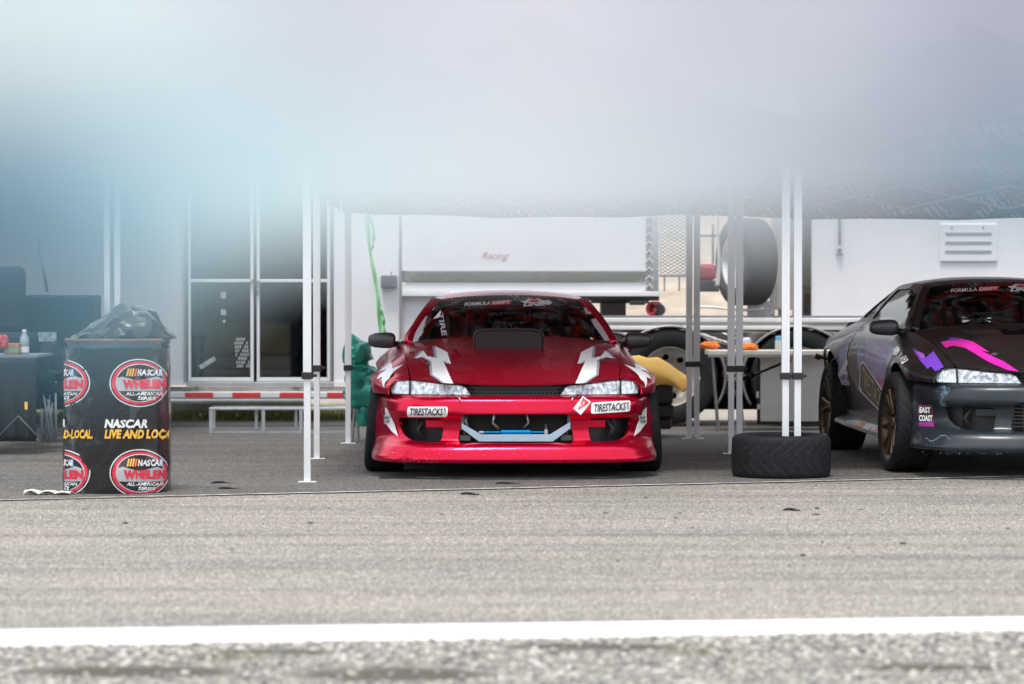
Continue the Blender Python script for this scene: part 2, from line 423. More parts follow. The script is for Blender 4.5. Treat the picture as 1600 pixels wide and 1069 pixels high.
# gravel verge
SOIL = ((-.36, 8.74, .32, .15), (.26, 9.30, .30, .08), (-1.15, 8.78, .36, .12), (1.3, 8.9, .28, .08), (-.75, 9.16, .22, .05), (.1, 7.8, .5, .2))
def gravel_base():
    nx, ny = 220, 90; V = []
    for j in range(ny + 1):
        for i in range(nx + 1):
            x = -5 + 10 * i / nx; y1 = near(x) + .06; y = 5.5 + (y1 - 5.5) * j / ny
            e = 1 - j / ny
            V.append((x, y, .001 - .020 * min(1, max(0, e - .05) * 7) + random.uniform(-.003, .003) if e > .06 else .001))
    Fc = [(j * (nx + 1) + i, j * (nx + 1) + i + 1, (j + 1) * (nx + 1) + i + 1, (j + 1) * (nx + 1) + i) for j in range(ny) for i in range(nx)]
    me = bpy.data.meshes.new('gravel_verge'); me.from_pydata(V, [], Fc)
    m, N, L, b = node_mat('gravel_dust'); t = N.new('ShaderNodeTexCoord'); Vv = t.outputs['Object']
    c = ramp(N, L, nz(N, L, Vv, 60, 6, .8), [(.3, (.09, .085, .08)), (.5, (.19, .18, .16)), (.75, (.33, .305, .27))])
    sx_ = N.new('ShaderNodeSeparateXYZ'); L.new(Vv, sx_.inputs[0]); warp = nz(N, L, Vv, 9, 4)
    def MQ(op, a, c_=None):
        n = N.new('ShaderNodeMath'); n.operation = op
        for i, q in enumerate((a, c_)):
            if q is None: continue
            if isinstance(q, (int, float)): n.inputs[i].default_value = q
            else: L.new(q, n.inputs[i])
        return n.outputs[0]
    for a_, b_, c_, d_ in SOIL:                                   # damp dark soil patches
        r_ = MQ('ADD', MQ('POWER', MQ('ABSOLUTE', MQ('DIVIDE', MQ('SUBTRACT', sx_.outputs['X'], a_), c_)), 2.), MQ('POWER', MQ('ABSOLUTE', MQ('DIVIDE', MQ('SUBTRACT', sx_.outputs['Y'], b_), d_)), 2.))
        c = mixc(N, L, ramp(N, L, MQ('MULTIPLY', MQ('ADD', r_, warp), .5), [(.45, .85), (.85, 0.)]), c, (.05, .038, .028))
    L.new(c, b.inputs['Base Color']); b.inputs['Roughness'].default_value = .95
    o = link_mesh('gravel_verge', me, m, smooth=True); o['kind'] = 'structure'
gravel_base()
def stone_mat(name, stops):
    m, N, L, b = node_mat(name); g = N.new('ShaderNodeNewGeometry')
    c = ramp(N, L, g.outputs['Random Per Island'], stops); t = N.new('ShaderNodeTexCoord')
    c = mixc(N, L, .6, c, ramp(N, L, nz(N, L, t.outputs['Object'], 120, 4), [(.3, .6), (.7, 1.25)]), 'MULTIPLY'); L.new(c, b.inputs['Base Color']); b.inputs['Roughness'].default_value = .85; return m
ico = [(0, 0, 1), (.9, 0, .35), (.28, .85, .4), (-.73, .53, .38), (-.72, -.53, .4), (.28, -.86, .36), (.72, .53, -.3), (-.28, .85, -.3), (-.9, 0, -.3), (-.28, -.85, -.3), (.72, -.53, -.3)]
icf = [(0, 1, 2), (0, 2, 3), (0, 3, 4), (0, 4, 5), (0, 5, 1), (1, 6, 2), (2, 6, 7), (2, 7, 3), (3, 7, 8), (3, 8, 4), (4, 8, 9), (4, 9, 5), (5, 9, 10), (5, 10, 1), (1, 10, 6)]
def scatter_stones(name, n, posf, size, m, flat=.6):
    I = np.array(ico); nf = np.array(icf); k = len(I); rs = np.random.RandomState(len(name))
    P = np.zeros((n, k, 3)); 
    for i in range(n):
        x, y, z = posf(rs); s = size(rs); a = rs.rand() * 6.28; ca, sa = math.cos(a), math.sin(a)
        q = I * (1 + (rs.rand(k, 1) - .5) * .45) * np.array([s * rs.uniform(.8, 1.4), s * rs.uniform(.7, 1.1), s * flat * rs.uniform(.7, 1.2)])
        P[i, :, 0] = x + q[:, 0] * ca - q[:, 1] * sa; P[i, :, 1] = y + q[:, 0] * sa + q[:, 1] * ca; P[i, :, 2] = z + q[:, 2] + s * flat * .2
    Fc = (nf[None] + (np.arange(n) * k)[:, None, None]).reshape(-1, 3)
    me = bpy.data.meshes.new(name); me.vertices.add(n * k); me.vertices.foreach_set('co', P.ravel()); me.loops.add(len(Fc) * 3); me.loops.foreach_set('vertex_index', Fc.ravel().astype(np.int32))
    me.polygons.add(len(Fc)); me.polygons.foreach_set('loop_start', np.arange(0, len(Fc) * 3, 3, dtype=np.int32)); me.update(calc_edges=True); me.validate()
    o = link_mesh(name, me, m); o['kind'] = 'stuff'; return o
GST = stone_mat('gravel_stones', [(0, (.09, .088, .084)), (.3, (.20, .193, .18)), (.6, (.34, .32, .29)), (.85, (.45, .41, .36)), (.97, (.58, .56, .53))])
def gp(rs):
    while True:
        x = rs.uniform(-2.6, 2.6); e = rs.rand() ** 1.15 if rs.rand() > .10 else rs.rand() * .06; y = near(x) + .045 - e * 2.2
        if rs.rand() > .93 or all(((x - a) / c_) ** 2 + ((y - b_) / d_) ** 2 > 1 for a, b_, c_, d_ in SOIL): break
    y1 = near(x) + .06; t_ = (y1 - y) / (y1 - 5.5)
    return x, y, -.001 - .020 * min(1, max(0, t_ - .05) * 7)
scatter_stones('gravel', 62000, gp, lambda rs: .003 + .013 * rs.rand() ** 2.6, GST)
scatter_stones('loose_grit', 9000, lambda rs: (rs.uniform(-4, 4), 9.9 + 8 * rs.rand() ** 1.2, .0), lambda rs: .0015 + .004 * rs.rand() ** 3, stone_mat('grit', [(0, (.10, .10, .10)), (.5, (.30, .29, .27)), (.8, (.5, .48, .44)), (1, (.7, .68, .64))]))
scatter_stones('rubber_marbles', 170, lambda rs: (rs.uniform(-3.6, 3.6), 12.0 + 7 * rs.rand(), .0), lambda rs: .005 + .013 * rs.rand() ** 3, stone_mat('rubber_crumbs', [(0, (.012, .012, .012)), (1, (.04, .04, .04))]), .35)
# weeds in the verge
wv = MB()
for (cx, cy) in ((.55, 9.2), (-.92, 9.0), (-.85, 9.05), (.62, 9.22)):
    for i in range(90):
        x = cx + random.gauss(0, .07); y = cy + random.gauss(0, .05); a = random.uniform(0, 6.28); h = random.uniform(.006, .022); l = random.uniform(.006, .02)
        wv.add([(x, y, -.015), (x + .003, y, -.015), (x + l * math.cos(a), y + l * math.sin(a), h)], [(0, 1, 2)])
o = wv.build('weeds', mat('dry_moss_green', (.16, .17, .05), .8), fix=False); o['kind'] = 'stuff'
# kerb, grass and embankment behind the trailers
o = MB().bx(-14, 14, 24.35, 25.35, -.04, .014).build('kerb', mat('dark_kerb', (.05, .05, .05), .8, var=.3), bevel=.01); o['kind'] = 'structure'
sheet('grass_ground', [(-14, 25.6), (.9, 25.6), (.9, 30), (-14, 30)], -.02, mat('dry_grass_soil', (.20, .19, .09), .95, var=.5, vscale=3))
gr = MB()
for i in range(9000):
    x = random.uniform(-4.5, .9); y = 25.65 + 2.6 * random.random() ** 1.4; h = random.uniform(.015, .07); a = random.uniform(-.03, .03)
    gr.add([(x, y, -.02), (x + .012, y, -.02), (x + a, y + a, h)], [(0, 1, 2)])
def grass_mat():
    m, N, L, b = node_mat('grass_blades'); g = N.new('ShaderNodeNewGeometry'); L.new(ramp(N, L, g.outputs['Random Per Island'], [(0, (.09, .12, .03)), (.5, (.22, .24, .07)), (.8, (.40, .36, .15)), (1, (.5, .47, .3))]), b.inputs['Base Color']); b.inputs['Roughness'].default_value = .9; return m
o = gr.build('grass', grass_mat(), fix=False); o['kind'] = 'stuff'
# dirt bank far behind the flatbed
bk = MB(); vs, fs = sag_grid(80, 26, lambda u, v: (-30 + 60 * u, 34 + 16 * v, -.06 + 3.2 * min(1, v * 1.1) ** 1.2 + .12 * math.sin(u * 60) * v + random.uniform(-.04, .04))); bk.add(vs, fs)
o = bk.build('dirt_bank', mat('tan_dirt', (.40, .33, .26), .95, var=.35, vscale=2.2, bump=.8, bscale=14), smooth=True, fix=False); o['kind'] = 'structure'

# open field and a far wood behind the photographer (seen in the paint, the glass and the polished steel)
sheet('field', [(-300, -250), (300, -250), (300, -4), (-300, -4)], -.03, mat('dry_field', (.24, .20, .10), .95, var=.4, vscale=.4))
fw = bmesh.new(); rs_ = random.Random(3)
for i in range(110):
    x = -120 + 240 * i / 109 + rs_.uniform(-1, 1); h = rs_.uniform(4.5, 8.5); m4 = Matrix.Translation((x, -62 + rs_.uniform(-4, 4), h * .45)) @ Matrix.Diagonal((rs_.uniform(2, 3.4), 2.5, h * .6, 1))
    r_ = bmesh.ops.create_icosphere(fw, subdivisions=2, radius=1, matrix=m4)
    for v in r_['verts']: v.co += Vector((rs_.uniform(-.4, .4), rs_.uniform(-.4, .4), rs_.uniform(-.5, .5)))
me = bpy.data.meshes.new('far_wood'); fw.to_mesh(me); fw.free(); o = link_mesh('far_wood', me, mat('far_wood_leaves', (.05, .07, .03), .9, var=.5, vscale=.5)); o['kind'] = 'stuff'

# ------------------------------------------------------------------ box helper measured on the photograph: pixel rectangle at distance d
def pr(mb, x0, x1, y0, y1, d, depth, mi=0):
    a, b_ = at(x0, y1, d), at(x1, y0, d); mb.bx(a.x, b_.x, d, d + depth, a.z, b_.z, mi); return mb
def part(name, m, parent, rects, d, depth, bevel=0.):
    mb = MB()
    for q in rects: pr(mb, *q, d, depth)
    return mb.build(name, m, parent, bevel=bevel)

# ================================================================== enclosed trailer with glass doors (left)
T1 = tag(empty('enclosed_trailer', (-2.5, 26, 0)), 'white enclosed trailer with glazed double doors and a red and white reflective strip', 'trailer')
def child_of(o, root):
    o.parent = root; o.matrix_parent_inverse = root.matrix_basis.inverted(); return o
def tp(*a, **k):
    root = a[2]; o = part(a[0], a[1], None, *a[3:], **k); return child_of(o, root)
def top_of(d, z): return HY + (CAM_H - z) * F / d
Y3 = top_of(25, 3.3)
for (x0, x1) in ((-300, -60), (-57, 163), (186, 291), (521, 541)):
    tp('wall_panel', WHITE, T1, [(x0, x1, Y3, 597)], 25.0, .06, bevel=.003)
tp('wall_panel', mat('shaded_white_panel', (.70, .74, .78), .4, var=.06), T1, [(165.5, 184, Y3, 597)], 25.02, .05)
tp('wall_panel', WHITE, T1, [(293, 519, Y3, top_of(25, 2.45))], 25.0, .06)
tp('roof', WHITE_D, T1, [(-300, 541, Y3 - 4, Y3)], 25.0, 1.25)
tp('rear_wall', WHITE_D, T1, [(-300, 541, Y3, 597)], 26.25, .05)
tp('floor', DARKGREY, T1, [(-300, 541, 594, 599)], 25.06, 1.15)
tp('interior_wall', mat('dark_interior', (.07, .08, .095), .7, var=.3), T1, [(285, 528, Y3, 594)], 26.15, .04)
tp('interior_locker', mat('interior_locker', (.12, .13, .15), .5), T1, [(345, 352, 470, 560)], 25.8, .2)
tp('sill', ALU, T1, [(291, 521, 597, 604)], 24.96, .12, bevel=.004)
tp('lower_rail', WHITE_D, T1, [(180, 292, 597, 602)], 24.98, .10); tp('lower_rail', WHITE_D, T1, [(521, 541, 597, 602)], 24.98, .10)
tp('steel_skirt', CHROME, T1, [(262, 541, 604.5, 612)], 25.0, .03)
tp('hinge_strip', STEEL, T1, [(287, 291.6, Y3, 597), (516.6, 519.6, Y3, 597)], 24.975, .02)
for i, x in enumerate(np.arange(262, 545, 37.0)):
    for nm, m_, a, b_ in (('reflector_strip', WTAPE, x, x + 29), ('reflector_strip', REDTAPE, x + 29, x + 74)):
        pass
xa = 262
for w_, c_ in ((27, WTAPE), (44, REDTAPE), (30, WTAPE), (44, REDTAPE), (30, WTAPE), (45, REDTAPE), (29, WTAPE), (32, REDTAPE)):
    tp('reflector_strip', c_, T1, [(xa, xa + w_ - .4, 613.5, 621)], 24.90, .03); xa += w_
tp('bumper_beam', WHITE_D, T1, [(258, 545, 612.6, 623.5)], 24.925, .10, bevel=.005)
gd = glass_mat('door_glass', (.75, .82, .88), .55, .02)
for (x0, x1) in ((293.5, 396), (401, 516)):
    yt = top_of(25, 2.43); d = 24.98
    tp('door_frame', WHITE_D, T1, [(x0, x0 + 4.5, yt, 596), (x1 - 5, x1, yt, 596), (x0 + 4.5, x1 - 5, 436, 441), (x0 + 4.5, x1 - 5, 590, 596), (x0 + 4.5, x1 - 5, yt, yt + 5)], d, .04, bevel=.004)
    tp('door_pane', gd, T1, [(x0 + 4.5, x1 - 5, 441, 590)], d + .018, .006); tp('door_pane', gd, T1, [(x0 + 4.5, x1 - 5, yt + 5, 436)], d + .018, .006)
tp('door_latch', STEEL, T1, [(391, 396, 436, 443), (401, 406, 438, 450), (401, 404, 452, 462)], 24.95, .03, bevel=.003)
st_ = mat('worn_sticker', (.40, .42, .44), .6, var=.5, vscale=30)
for (cx, cy, w_, h_, a) in ((324, 567, 28, 7, -32), (349, 461, 8, 10, 0), (349, 488, 8, 9, 0), (350, 502, 4, 4, 0)):
    mb = MB(); p = at(cx, cy, 24.985); mb.box(p, (w_ / 180, .003, h_ / 180), Matrix.Rotation(R(a), 3, 'Y')); child_of(mb.build('door_sticker', st_), T1)
mb = MB(); n = 8
for i in range(6):
    for j in range(8):
        p = at(367 + i * 3.6 + j * .6, 530 + j * 6, 24.985)
        if (i + j) % 5: mb.box(p, (.013, .003, .026), Matrix.Rotation(R(12), 3, 'Y'))
child_of(mb.build('checked_sticker', st_), T1)
for wx in (-4.6, -3.7):
    w_ = MB(); w_.lathe(tyre_profile(.38, .24, .24), 40, 'y', (wx, 25.25, .38)) if False else None
tp('axle_beam', BLACK_M, T1, [(-280, 180, 598, 640)], 26.0, .5)

# concrete block and step bench in front of / under the trailer
blk_ = part('concrete_block', mat('weathered_concrete', (.42, .42, .40), .9, var=.3, vscale=5, bump=.5, bscale=25), None, [(262, 480, 625.5, 646)], 26.4, .5, bevel=.03)
tag(blk_, 'pale concrete block lying in the grass under the glazed trailer', 'concrete block')
bn = tag(empty('step_bench', at(400, 678, 23.4)), 'low aluminium step bench in front of the glazed trailer doors', 'bench')
def leg_box(nm, x, d, y0, y1, w_=5, m_=ALU): return child_of(part(nm, m_, None, [(x - w_ / 2, x + w_ / 2, y0, y1)], d, .028), bn)
child_of(part('step_top', ALU, None, [(326, 540, 637, 641)], 23.2, .38, bevel=.004), bn)
for x in (329, 411, 470): leg_box('leg', x, 23.2, 641, 678)
for x in (334, 400, 462): leg_box('leg', x, 23.53, 641, 672, 4)
child_of(part('lower_rail', ALU, None, [(326, 540, 673.5, 678)], 23.235, .028), bn)
child_of(part('lower_rail', ALU, None, [(331, 540, 668.5, 672)], 23.50, .028), bn)

# ================================================================== gooseneck box trailer (middle)
T2 = tag(empty('race_trailer', (.2, 26, 0)), 'white trailer box overhanging the deck, with red Racing script behind the red car', 'trailer')
tp('wall_panel', WHITE, T2, [(541.5, 624, Y3, 600)], 24.99, .06, bevel=.003)
tp('wall_seam', mat('seam_trim', (.35, .34, .36), .4, .6), T2, [(624.3, 627.5, Y3, 600)], 24.98, .05)
tp('wall_panel', WHITE, T2, [(628, 1010, Y3, 423)], 24.98, .06, bevel=.003)
tp('wall_panel', WHITE, T2, [(628, 1010, 441, 455.5)], 24.98, .06, bevel=.003)
tp('lower_wall', WHITE, T2, [(628, 700, 455.5, 600)], 25.05, .06)
tp('steel_strip', CHROME, T2, [(633, 1010, 424, 440)], 24.965, .02, bevel=.002)
tp('edge_trim', WHITE_D, T2, [(628, 1030, 456, 463)], 24.95, .14, bevel=.005)
tp('corner_post', ALU, T2, [(1019, 1029, Y3, 456)], 24.96, .1, bevel=.004)
tp('underframe', mat('dark_red_brown_frame', (.045, .03, .03), .7), T2, [(700, 1030, 463, 470), (940, 978, 470, 494), (925, 1005, 466, 474)], 25.1, .5)
tp('inner_body', WHITE_D, T2, [(545, 1008, Y3, 452)], 25.06, 1.2)
ct = MB()
for y in np.arange(Y3 + 4, 452, 13.5):
    p = at(1014.5, y, 24.965); ct.box(p, (.055, .02, .055), Matrix.Rotation(R(45), 3, 'Y'))
for y in np.arange(Y3 + 4, 452, 13.5): pass
child_of(ct.build('corner_stud', CHROME, bevel=.006), T2)
tp('corner_plate', CHROME, T2, [(1010, 1018.6, Y3, 455)], 24.975, .05)
o = flat_text('lettering', 'Racing', [tuple(at(752.5, 406.5, 24.972)), tuple(at(794, 408.5, 24.972)), tuple(at(795.5, 393.5, 24.972)), tuple(at(753.5, 394, 24.972))], mat('dark_red_script', (.38, .02, .04), .5), shear=.35, bold=-.005); child_of(o, T2)
jb = child_of(part('junction_box', mat('grey_box', (.10, .10, .12), .5), None, [(595, 620, 430, 450)], 24.90, .09, bevel=.01), T2)
tp('cable_stub', STEEL, T2, [(610.5, 612.5, 424, 430)], 24.93, .02)
# mesh gate
mg = MB()
X0, X1 = at(1030, 0, 24.9).x, at(1076, 0, 24.9).x; Z0 = at(0, 429, 24.9).z; Z1 = 3.0; step = .052
for dirn in (-1, 1):
    for k in range(-60, 70):
        # one slanted strand clipped to the frame
        c0 = X0 + k * step; sl = dirn * 1.7
        za, zb = sorted(((X0 - c0) / sl + Z0, (X1 - c0) / sl + Z0)); za, zb = max(za, Z0), min(zb, 2.3)
        if zb - za > .01: mg.tube([(c0 + sl * (za - Z0), 24.92 + .004 * dirn, za), (c0 + sl * (zb - Z0), 24.92 + .004 * dirn, zb)], .0048, 4, cap=False)
gt = tag(empty('mesh_gate', (at(1052, 0, 24.9).x, 24.9, at(0, 430, 24.9).z)), 'expanded metal gate panel beside the white trailer box', 'mesh gate')
child_of(mg.build('mesh', ALU), gt); child_of(part('frame', ALU, None, [(1030, 1076, 429, 433), (1072.5, 1076, 200, 429)], 24.89, .03), gt)
for x in (1037, 1060): child_of(part('stay', ALU, None, [(x, x + 2.5, 433, 455)], 24.93, .02), gt)

# ================================================================== flatbed with wheels (right)
T3 = tag(empty('car_hauler', (3, 25, 0)), 'aluminium car hauler deck with polished skirts, wheels and tall white side wall', 'trailer')
tp('deck_rail', WHITE_D, T3, [(935, 1700, 497, 503.5)], 24.45, .08, bevel=.006); tp('deck_rail', ALU, T3, [(935, 1700, 504, 509)], 24.47, .06, bevel=.006); tp('deck_rail', WHITE_D, T3, [(935, 1700, 509.5, 515)], 24.45, .08, bevel=.006)
tp('deck_edge', STEEL, T3, [(935, 1700, 493.5, 496.5)], 24.48, .3)
tp('deck_floor', mat('dusty_deck', (.30, .28, .26), .8, var=.3), T3, [(935, 1700, 497.5, 503)], 24.56, 1.9)
# wavy polished skirt
def skirt(x0, x1, y0, y1, d):
    a, b_ = at(x0, y1, d), at(x1, y0, d)
    return cloth('polished_skirt', CHROME, None, 90, 8, lambda u, v: (a.x + (b_.x - a.x) * u, d + .018 * math.sin(u * 31 + 2 * v) * math.sin(u * 11 + v * 3), a.z + (b_.z - a.z) * v), .004)
child_of(skirt(935, 1700, 515.5, 552, 24.62), T3)
DW = mat('dull_white_rim', (.50, .47, .43), .5, .2, var=.25, vscale=6)
def hauler_wheel(cx, cy, rr, d):
    c = at(cx, cy, d); w_ = empty('wheel', c); child_of(w_, T3)
    t_ = MB(); t_.lathe(tyre_profile(rr, .26, rr * .62), 48, 'y'); t_.build('tyre', RUBBER, w_, smooth=True)
    hr = rr * .62; ring = [(hr * math.cos(a), hr * math.sin(a)) for a in np.linspace(0, 2 * math.pi, 40, endpoint=False)]
    holes = [[(hr * .66 * math.cos(b0) + .028 * math.cos(a), hr * .66 * math.sin(b0) + .028 * math.sin(a)) for a in np.linspace(0, 2 * math.pi, 10, endpoint=False)] for b0 in np.linspace(.2, 6.48, 9)[:-1]]
    panel('rim_disc', ring, holes, lambda u, v: (u, -.05 + .10 * max(0, 1 - ((u * u + v * v) ** .5 / hr - .45) ** 2 * 12) * 1, v), DW, w_, h=.05, thick=.008, ref=lambda p: (0, -1, 0))
    rl = MB(); rl.tube([(hr * 1.0 * math.cos(a), -.105, hr * 1.0 * math.sin(a)) for a in np.linspace(0, 2 * math.pi, 41)], .011, 8); rl.lathe([(hr, -.10), (hr * .97, -.06), (hr * .95, -.03)], 40, 'y')
    rl.build('rim_lip', DW, w_, smooth=True)
    hb = MB(); hb.lathe([(0, -.10), (.05, -.10), (.065, -.06), (.065, .02)], 20, 'y'); hb.build('hub', STEEL, w_, smooth=True, angle=40)
hauler_wheel(1046, 588, .405, 24.45); hauler_wheel(1246, 588, .405, 24.45)
for cx in (1046, 1246):
    c = at(cx, 590, 24.38); f_ = MB(); f_.tube([(c.x + .47 * math.cos(a), 24.32, c.z + .435 * math.sin(a)) for a in np.linspace(R(-32), R(212), 34)], .012, 8)
    vs = [(c.x + .47 * math.cos(a), y, c.z + .435 * math.sin(a)) for y in (24.32, 24.75) for a in np.linspace(R(-32), R(212), 34)]
    f_.add(vs, [(i, i + 1, i + 35, i + 34) for i in range(33)]); child_of(f_.build('wheel_arch', mat('arch_grey', (.30, .28, .27), .4, .7), smooth=True), T3)
tp('chassis', BLACK_M, T3, [(960, 1500, 540, 640)], 24.78, .3)
tp('axle_box', DARKGREY, T3, [(1128, 1168, 560, 616)], 24.5, .2, bevel=.01)
ax = MB(); c = at(1142, 582, 24.42); ax.tube([(c.x + .07 * math.cos(a), 24.46, c.z + .07 * math.sin(a)) for a in np.linspace(0, 2 * math.pi, 25)], .008, 6); ax.lathe([(0, -.02), (.035, -.02), (.05, 0)], 18, 'y', (c.x, 24.46, c.z))
ax.tube([(c.x + .05, 24.44, c.z - .02), (c.x + .02, 24.43, c.z - .12), (c.x + .05, 24.44, c.z - .2)], .008, 6); child_of(ax.build('winch_drum', CHROME, smooth=True, angle=40), T3)
# tall side wall at the right
tp('wall_panel', WHITE, T3, [(1268, 1700, Y3, 498)], 24.6, .06, bevel=.003)
tp('end_post', CHROME, T3, [(1255, 1267, Y3, 498)], 24.58, .07)
tp('end_trim', STEEL, T3, [(1250, 1254.4, Y3, 495)], 24.62, .05)
tp('rub_rail', WHITE_D, T3, [(1268, 1700, 498.5, 503)], 24.43, .02)
vt = child_of(part('vent', WHITE, None, [(1469, 1558, 349, 409)], 24.575, .026, bevel=.01), T3)
for y in (363, 377, 391): tp('vent_slot', mat('slot_grey', (.32, .33, .35), .6), T3, [(1477, 1549, y, y + 4)], 24.569, .02)
for x in (1487, 1536): tp('vent_screw', STEEL, T3, [(x - 1.2, x + 1.2, 354, 356.4)], 24.568, .02)
lt = child_of(part('wall_latch', mat('latch_grey', (.62, .64, .66), .4), None, [(1306, 1317, 300, 397)], 24.57, .03, bevel=.006), T3)
tp('latch_slot', STEEL, T3, [(1309.5, 1314, 300, 382)], 24.565, .01); kn = MB(); c = at(1311.5, 391, 24.56); kn.lathe([(0, -.015), (.016, -.015), (.02, 0)], 16, 'y', tuple(c)); child_of(kn.build('latch_knob', STEEL, angle=40), T3)
# cabinet and bulkhead on the deck
cb = tag(part('steel_cabinet', mat('pale_grey_cabinet', (.50, .48, .45), .45, .2, var=.06), None, [(1212, 1249, 240, 484)], 24.75, .5, bevel=.01), 'tall pale grey cabinet standing on the deck between spare wheel and white wall', 'cabinet')
c2 = tag(part('diamond_plate', mat('diamond_plate_metal', (.55, .56, .58), .3, .9, bump=.8, bscale=40), None, [(1203, 1211, 392, 493), (1168, 1203, 470, 493)], 24.7, .06, bevel=.004), 'bright diamond plate bracket beside the big spare wheel on the deck', 'bracket')
part('cabinet_foot', STEEL, None, [(1217, 1223, 484, 493.4), (1240, 1246, 484, 493.4)], 24.8, .1).parent = cb
# big spare wheel on the deck
c = at(1166, 409, 24.7); SW = tag(empty('spare_wheel', c, R(-70)), 'big black spare wheel standing upright on the hauler deck', 'wheel')
t_ = MB(); t_.lathe(tyre_profile(.375, .27, .225), 60, 'y'); t_.build('tyre', mat('brown_dusty_rubber', (.055, .05, .045), .75, var=.25, vscale=7), SW, smooth=True)
t_ = MB(); t_.lathe([(0, -.05), (.19, -.06), (.225, -.125), (.235, -.13), (.235, -.11)], 40, 'y'); t_.build('rim', mat('bright_rim', (.66, .64, .62), .3, .6), SW, smooth=True)
pb = tag(cloth('steel_guard', mat('white_guard', (.68, .67, .66), .35, .3), None, 8, 30, lambda u, v: (at(1117 + 8 * v * v + (7 - 5 * v) * u + 3 * math.sin(v * 5), 0, 24.4).x, 24.4 + .02 * u, at(0, 447 - 110 * v, 24.4).z), .006), 'thin curved white guard plate standing left of the big spare wheel', 'guard plate')
# red pump, white pipe, hose coil on deck
rp = tag(empty('red_pump', at(1098, 440, 26.2)), 'small red machine on a dark stand behind the spare wheel', 'machine')
child_of(part('pump_body', mat('pump_red', (.35, .03, .04), .5, var=.3), None, [(1090, 1120, 412, 438)], 26.2, .3, bevel=.04), rp); child_of(part('pump_base', DARKGREY, None, [(1088, 1124, 438, 456)], 26.2, .32, bevel=.01), rp)
child_of(part('pump_frame', STEEL, None, [(1090, 1094, 370, 412), (1112, 1116, 350, 412), (1090, 1120, 366, 370)], 26.3, .03), rp)
pp = MB(); pp.tube([at(x, 482 + 2.5 * math.sin(x * .05), 24.65) for x in range(1090, 1200, 8)], .012, 8); tag(pp.build('white_hose', mat('white_hose_skin', (.75, .74, .72), .5), smooth=True), 'pale hose laid along the hauler deck under the spare wheel', 'hose')
hc = tag(empty('hose_coil', at(1020, 485, 25.0)), 'red coiled air hose on a dark reel under the white trailer box', 'hose reel')
q = MB(); q.tube([at(1017 + 7 * math.cos(t) + t * .35, 482 + 9 * math.sin(t), 25.0 + t * .006) for t in np.linspace(0, 6.28 * 5, 110)], .012, 6); child_of(q.build('coiled_hose', mat('hose_red', (.50, .03, .05), .4), smooth=True), hc)
q = MB(); q.lathe([(0, -.03), (.045, -.03), (.055, 0), (.045, .05), (0, .05)], 18, 'y', tuple(at(1030, 484, 25.05))); q.tube([at(984, 473, 25), at(1008, 473, 25)], .022, 10); q.tube([at(996, 473, 25), at(1014, 472, 25)], .012, 8); child_of(q.build('reel', DARKGREY, smooth=True, angle=40), hc)

# ================================================================== canopies
def canopy_fabric():
    m, N, L, b = node_mat('printed_canopy_cloth'); t = N.new('ShaderNodeTexCoord'); V = t.outputs['Object']
    mp_ = N.new('ShaderNodeMapping'); mp_.inputs['Scale'].default_value = (1.5, 1.5, 5.5); mp_.inputs['Rotation'].default_value = (0, R(14), 0); L.new(V, mp_.inputs['Vector'])
    v = N.new('ShaderNodeTexVoronoi'); v.inputs['Scale'].default_value = 3.2; L.new(mp_.outputs['Vector'], v.inputs['Vector'])
    s = N.new('ShaderNodeSeparateColor'); L.new(v.outputs['Color'], s.inputs[0])
    w = N.new('ShaderNodeTexWave'); w.inputs['Scale'].default_value = 9; w.inputs['Distortion'].default_value = 5; w.inputs['Detail Scale'].default_value = 2; w.bands_direction = 'DIAGONAL'; L.new(V, w.inputs['Vector'])
    letters = ramp(N, L, w.outputs['Fac'], [(.55, 0.), (.6, 1.)])
    col = ramp(N, L, s.outputs[1], [(0, (.68, .69, .71)), (.5, (.68, .69, .71)), (.52, (.80, .15, .06)), (1, (.80, .20, .08))])
    pick = ramp(N, L, s.outputs[0], [(.46, 0.), (.48, 1.)])
    f = mixc(N, L, 1, letters, pick, 'MULTIPLY')
    c = mixc(N, L, f, (.10, .103, .108), col); L.new(c, b.inputs['Base Color']); b.inputs['Roughness'].default_value = .75
    tr = N.new('ShaderNodeBsdfTranslucent'); L.new(c, tr.inputs['Color']); ms = N.new('ShaderNodeMixShader'); ms.inputs[0].default_value = .5
    out = N['Material Output']; L.new(b.outputs[0], ms.inputs[1]); L.new(tr.outputs[0], ms.inputs[2]); L.new(ms.outputs[0], out.inputs['Surface']); return m
CANV = canopy_fabric()
def leg(cx, d, zc, ztop, root, lw=.040):
    g = MB(); g.bx(cx - lw / 2, cx + lw / 2, d - lw / 2, d + lw / 2, .006, zc); g.bx(cx - lw * .5 - .004, cx + lw * .5 + .004, d - lw / 2 - .004, d + lw / 2 + .004, zc, ztop)
    for sx in (-1, 1): g.bx(cx + sx * lw * .18 - .002, cx + sx * lw * .18 + .002, d - lw / 2 - .006, d - lw / 2 - .004, zc, ztop)
    o = child_of(g.build('leg', ALU_P, bevel=.003), root)
    f_ = MB(); f_.bx(cx - .055, cx + .055, d - .05, d + .05, 0, .006); q = f_.build('foot_plate', ALU_P); q.parent = o
    b_ = MB(); b_.bx(cx - .033, cx + .033, d - .036, d + .036, zc - .018, zc + .024); b_.bx(cx + .03, cx + .058, d - .012, d + .012, zc - .006, zc + .012); q = b_.build('slider_clamp', BLACK, bevel=.004); q.parent = o
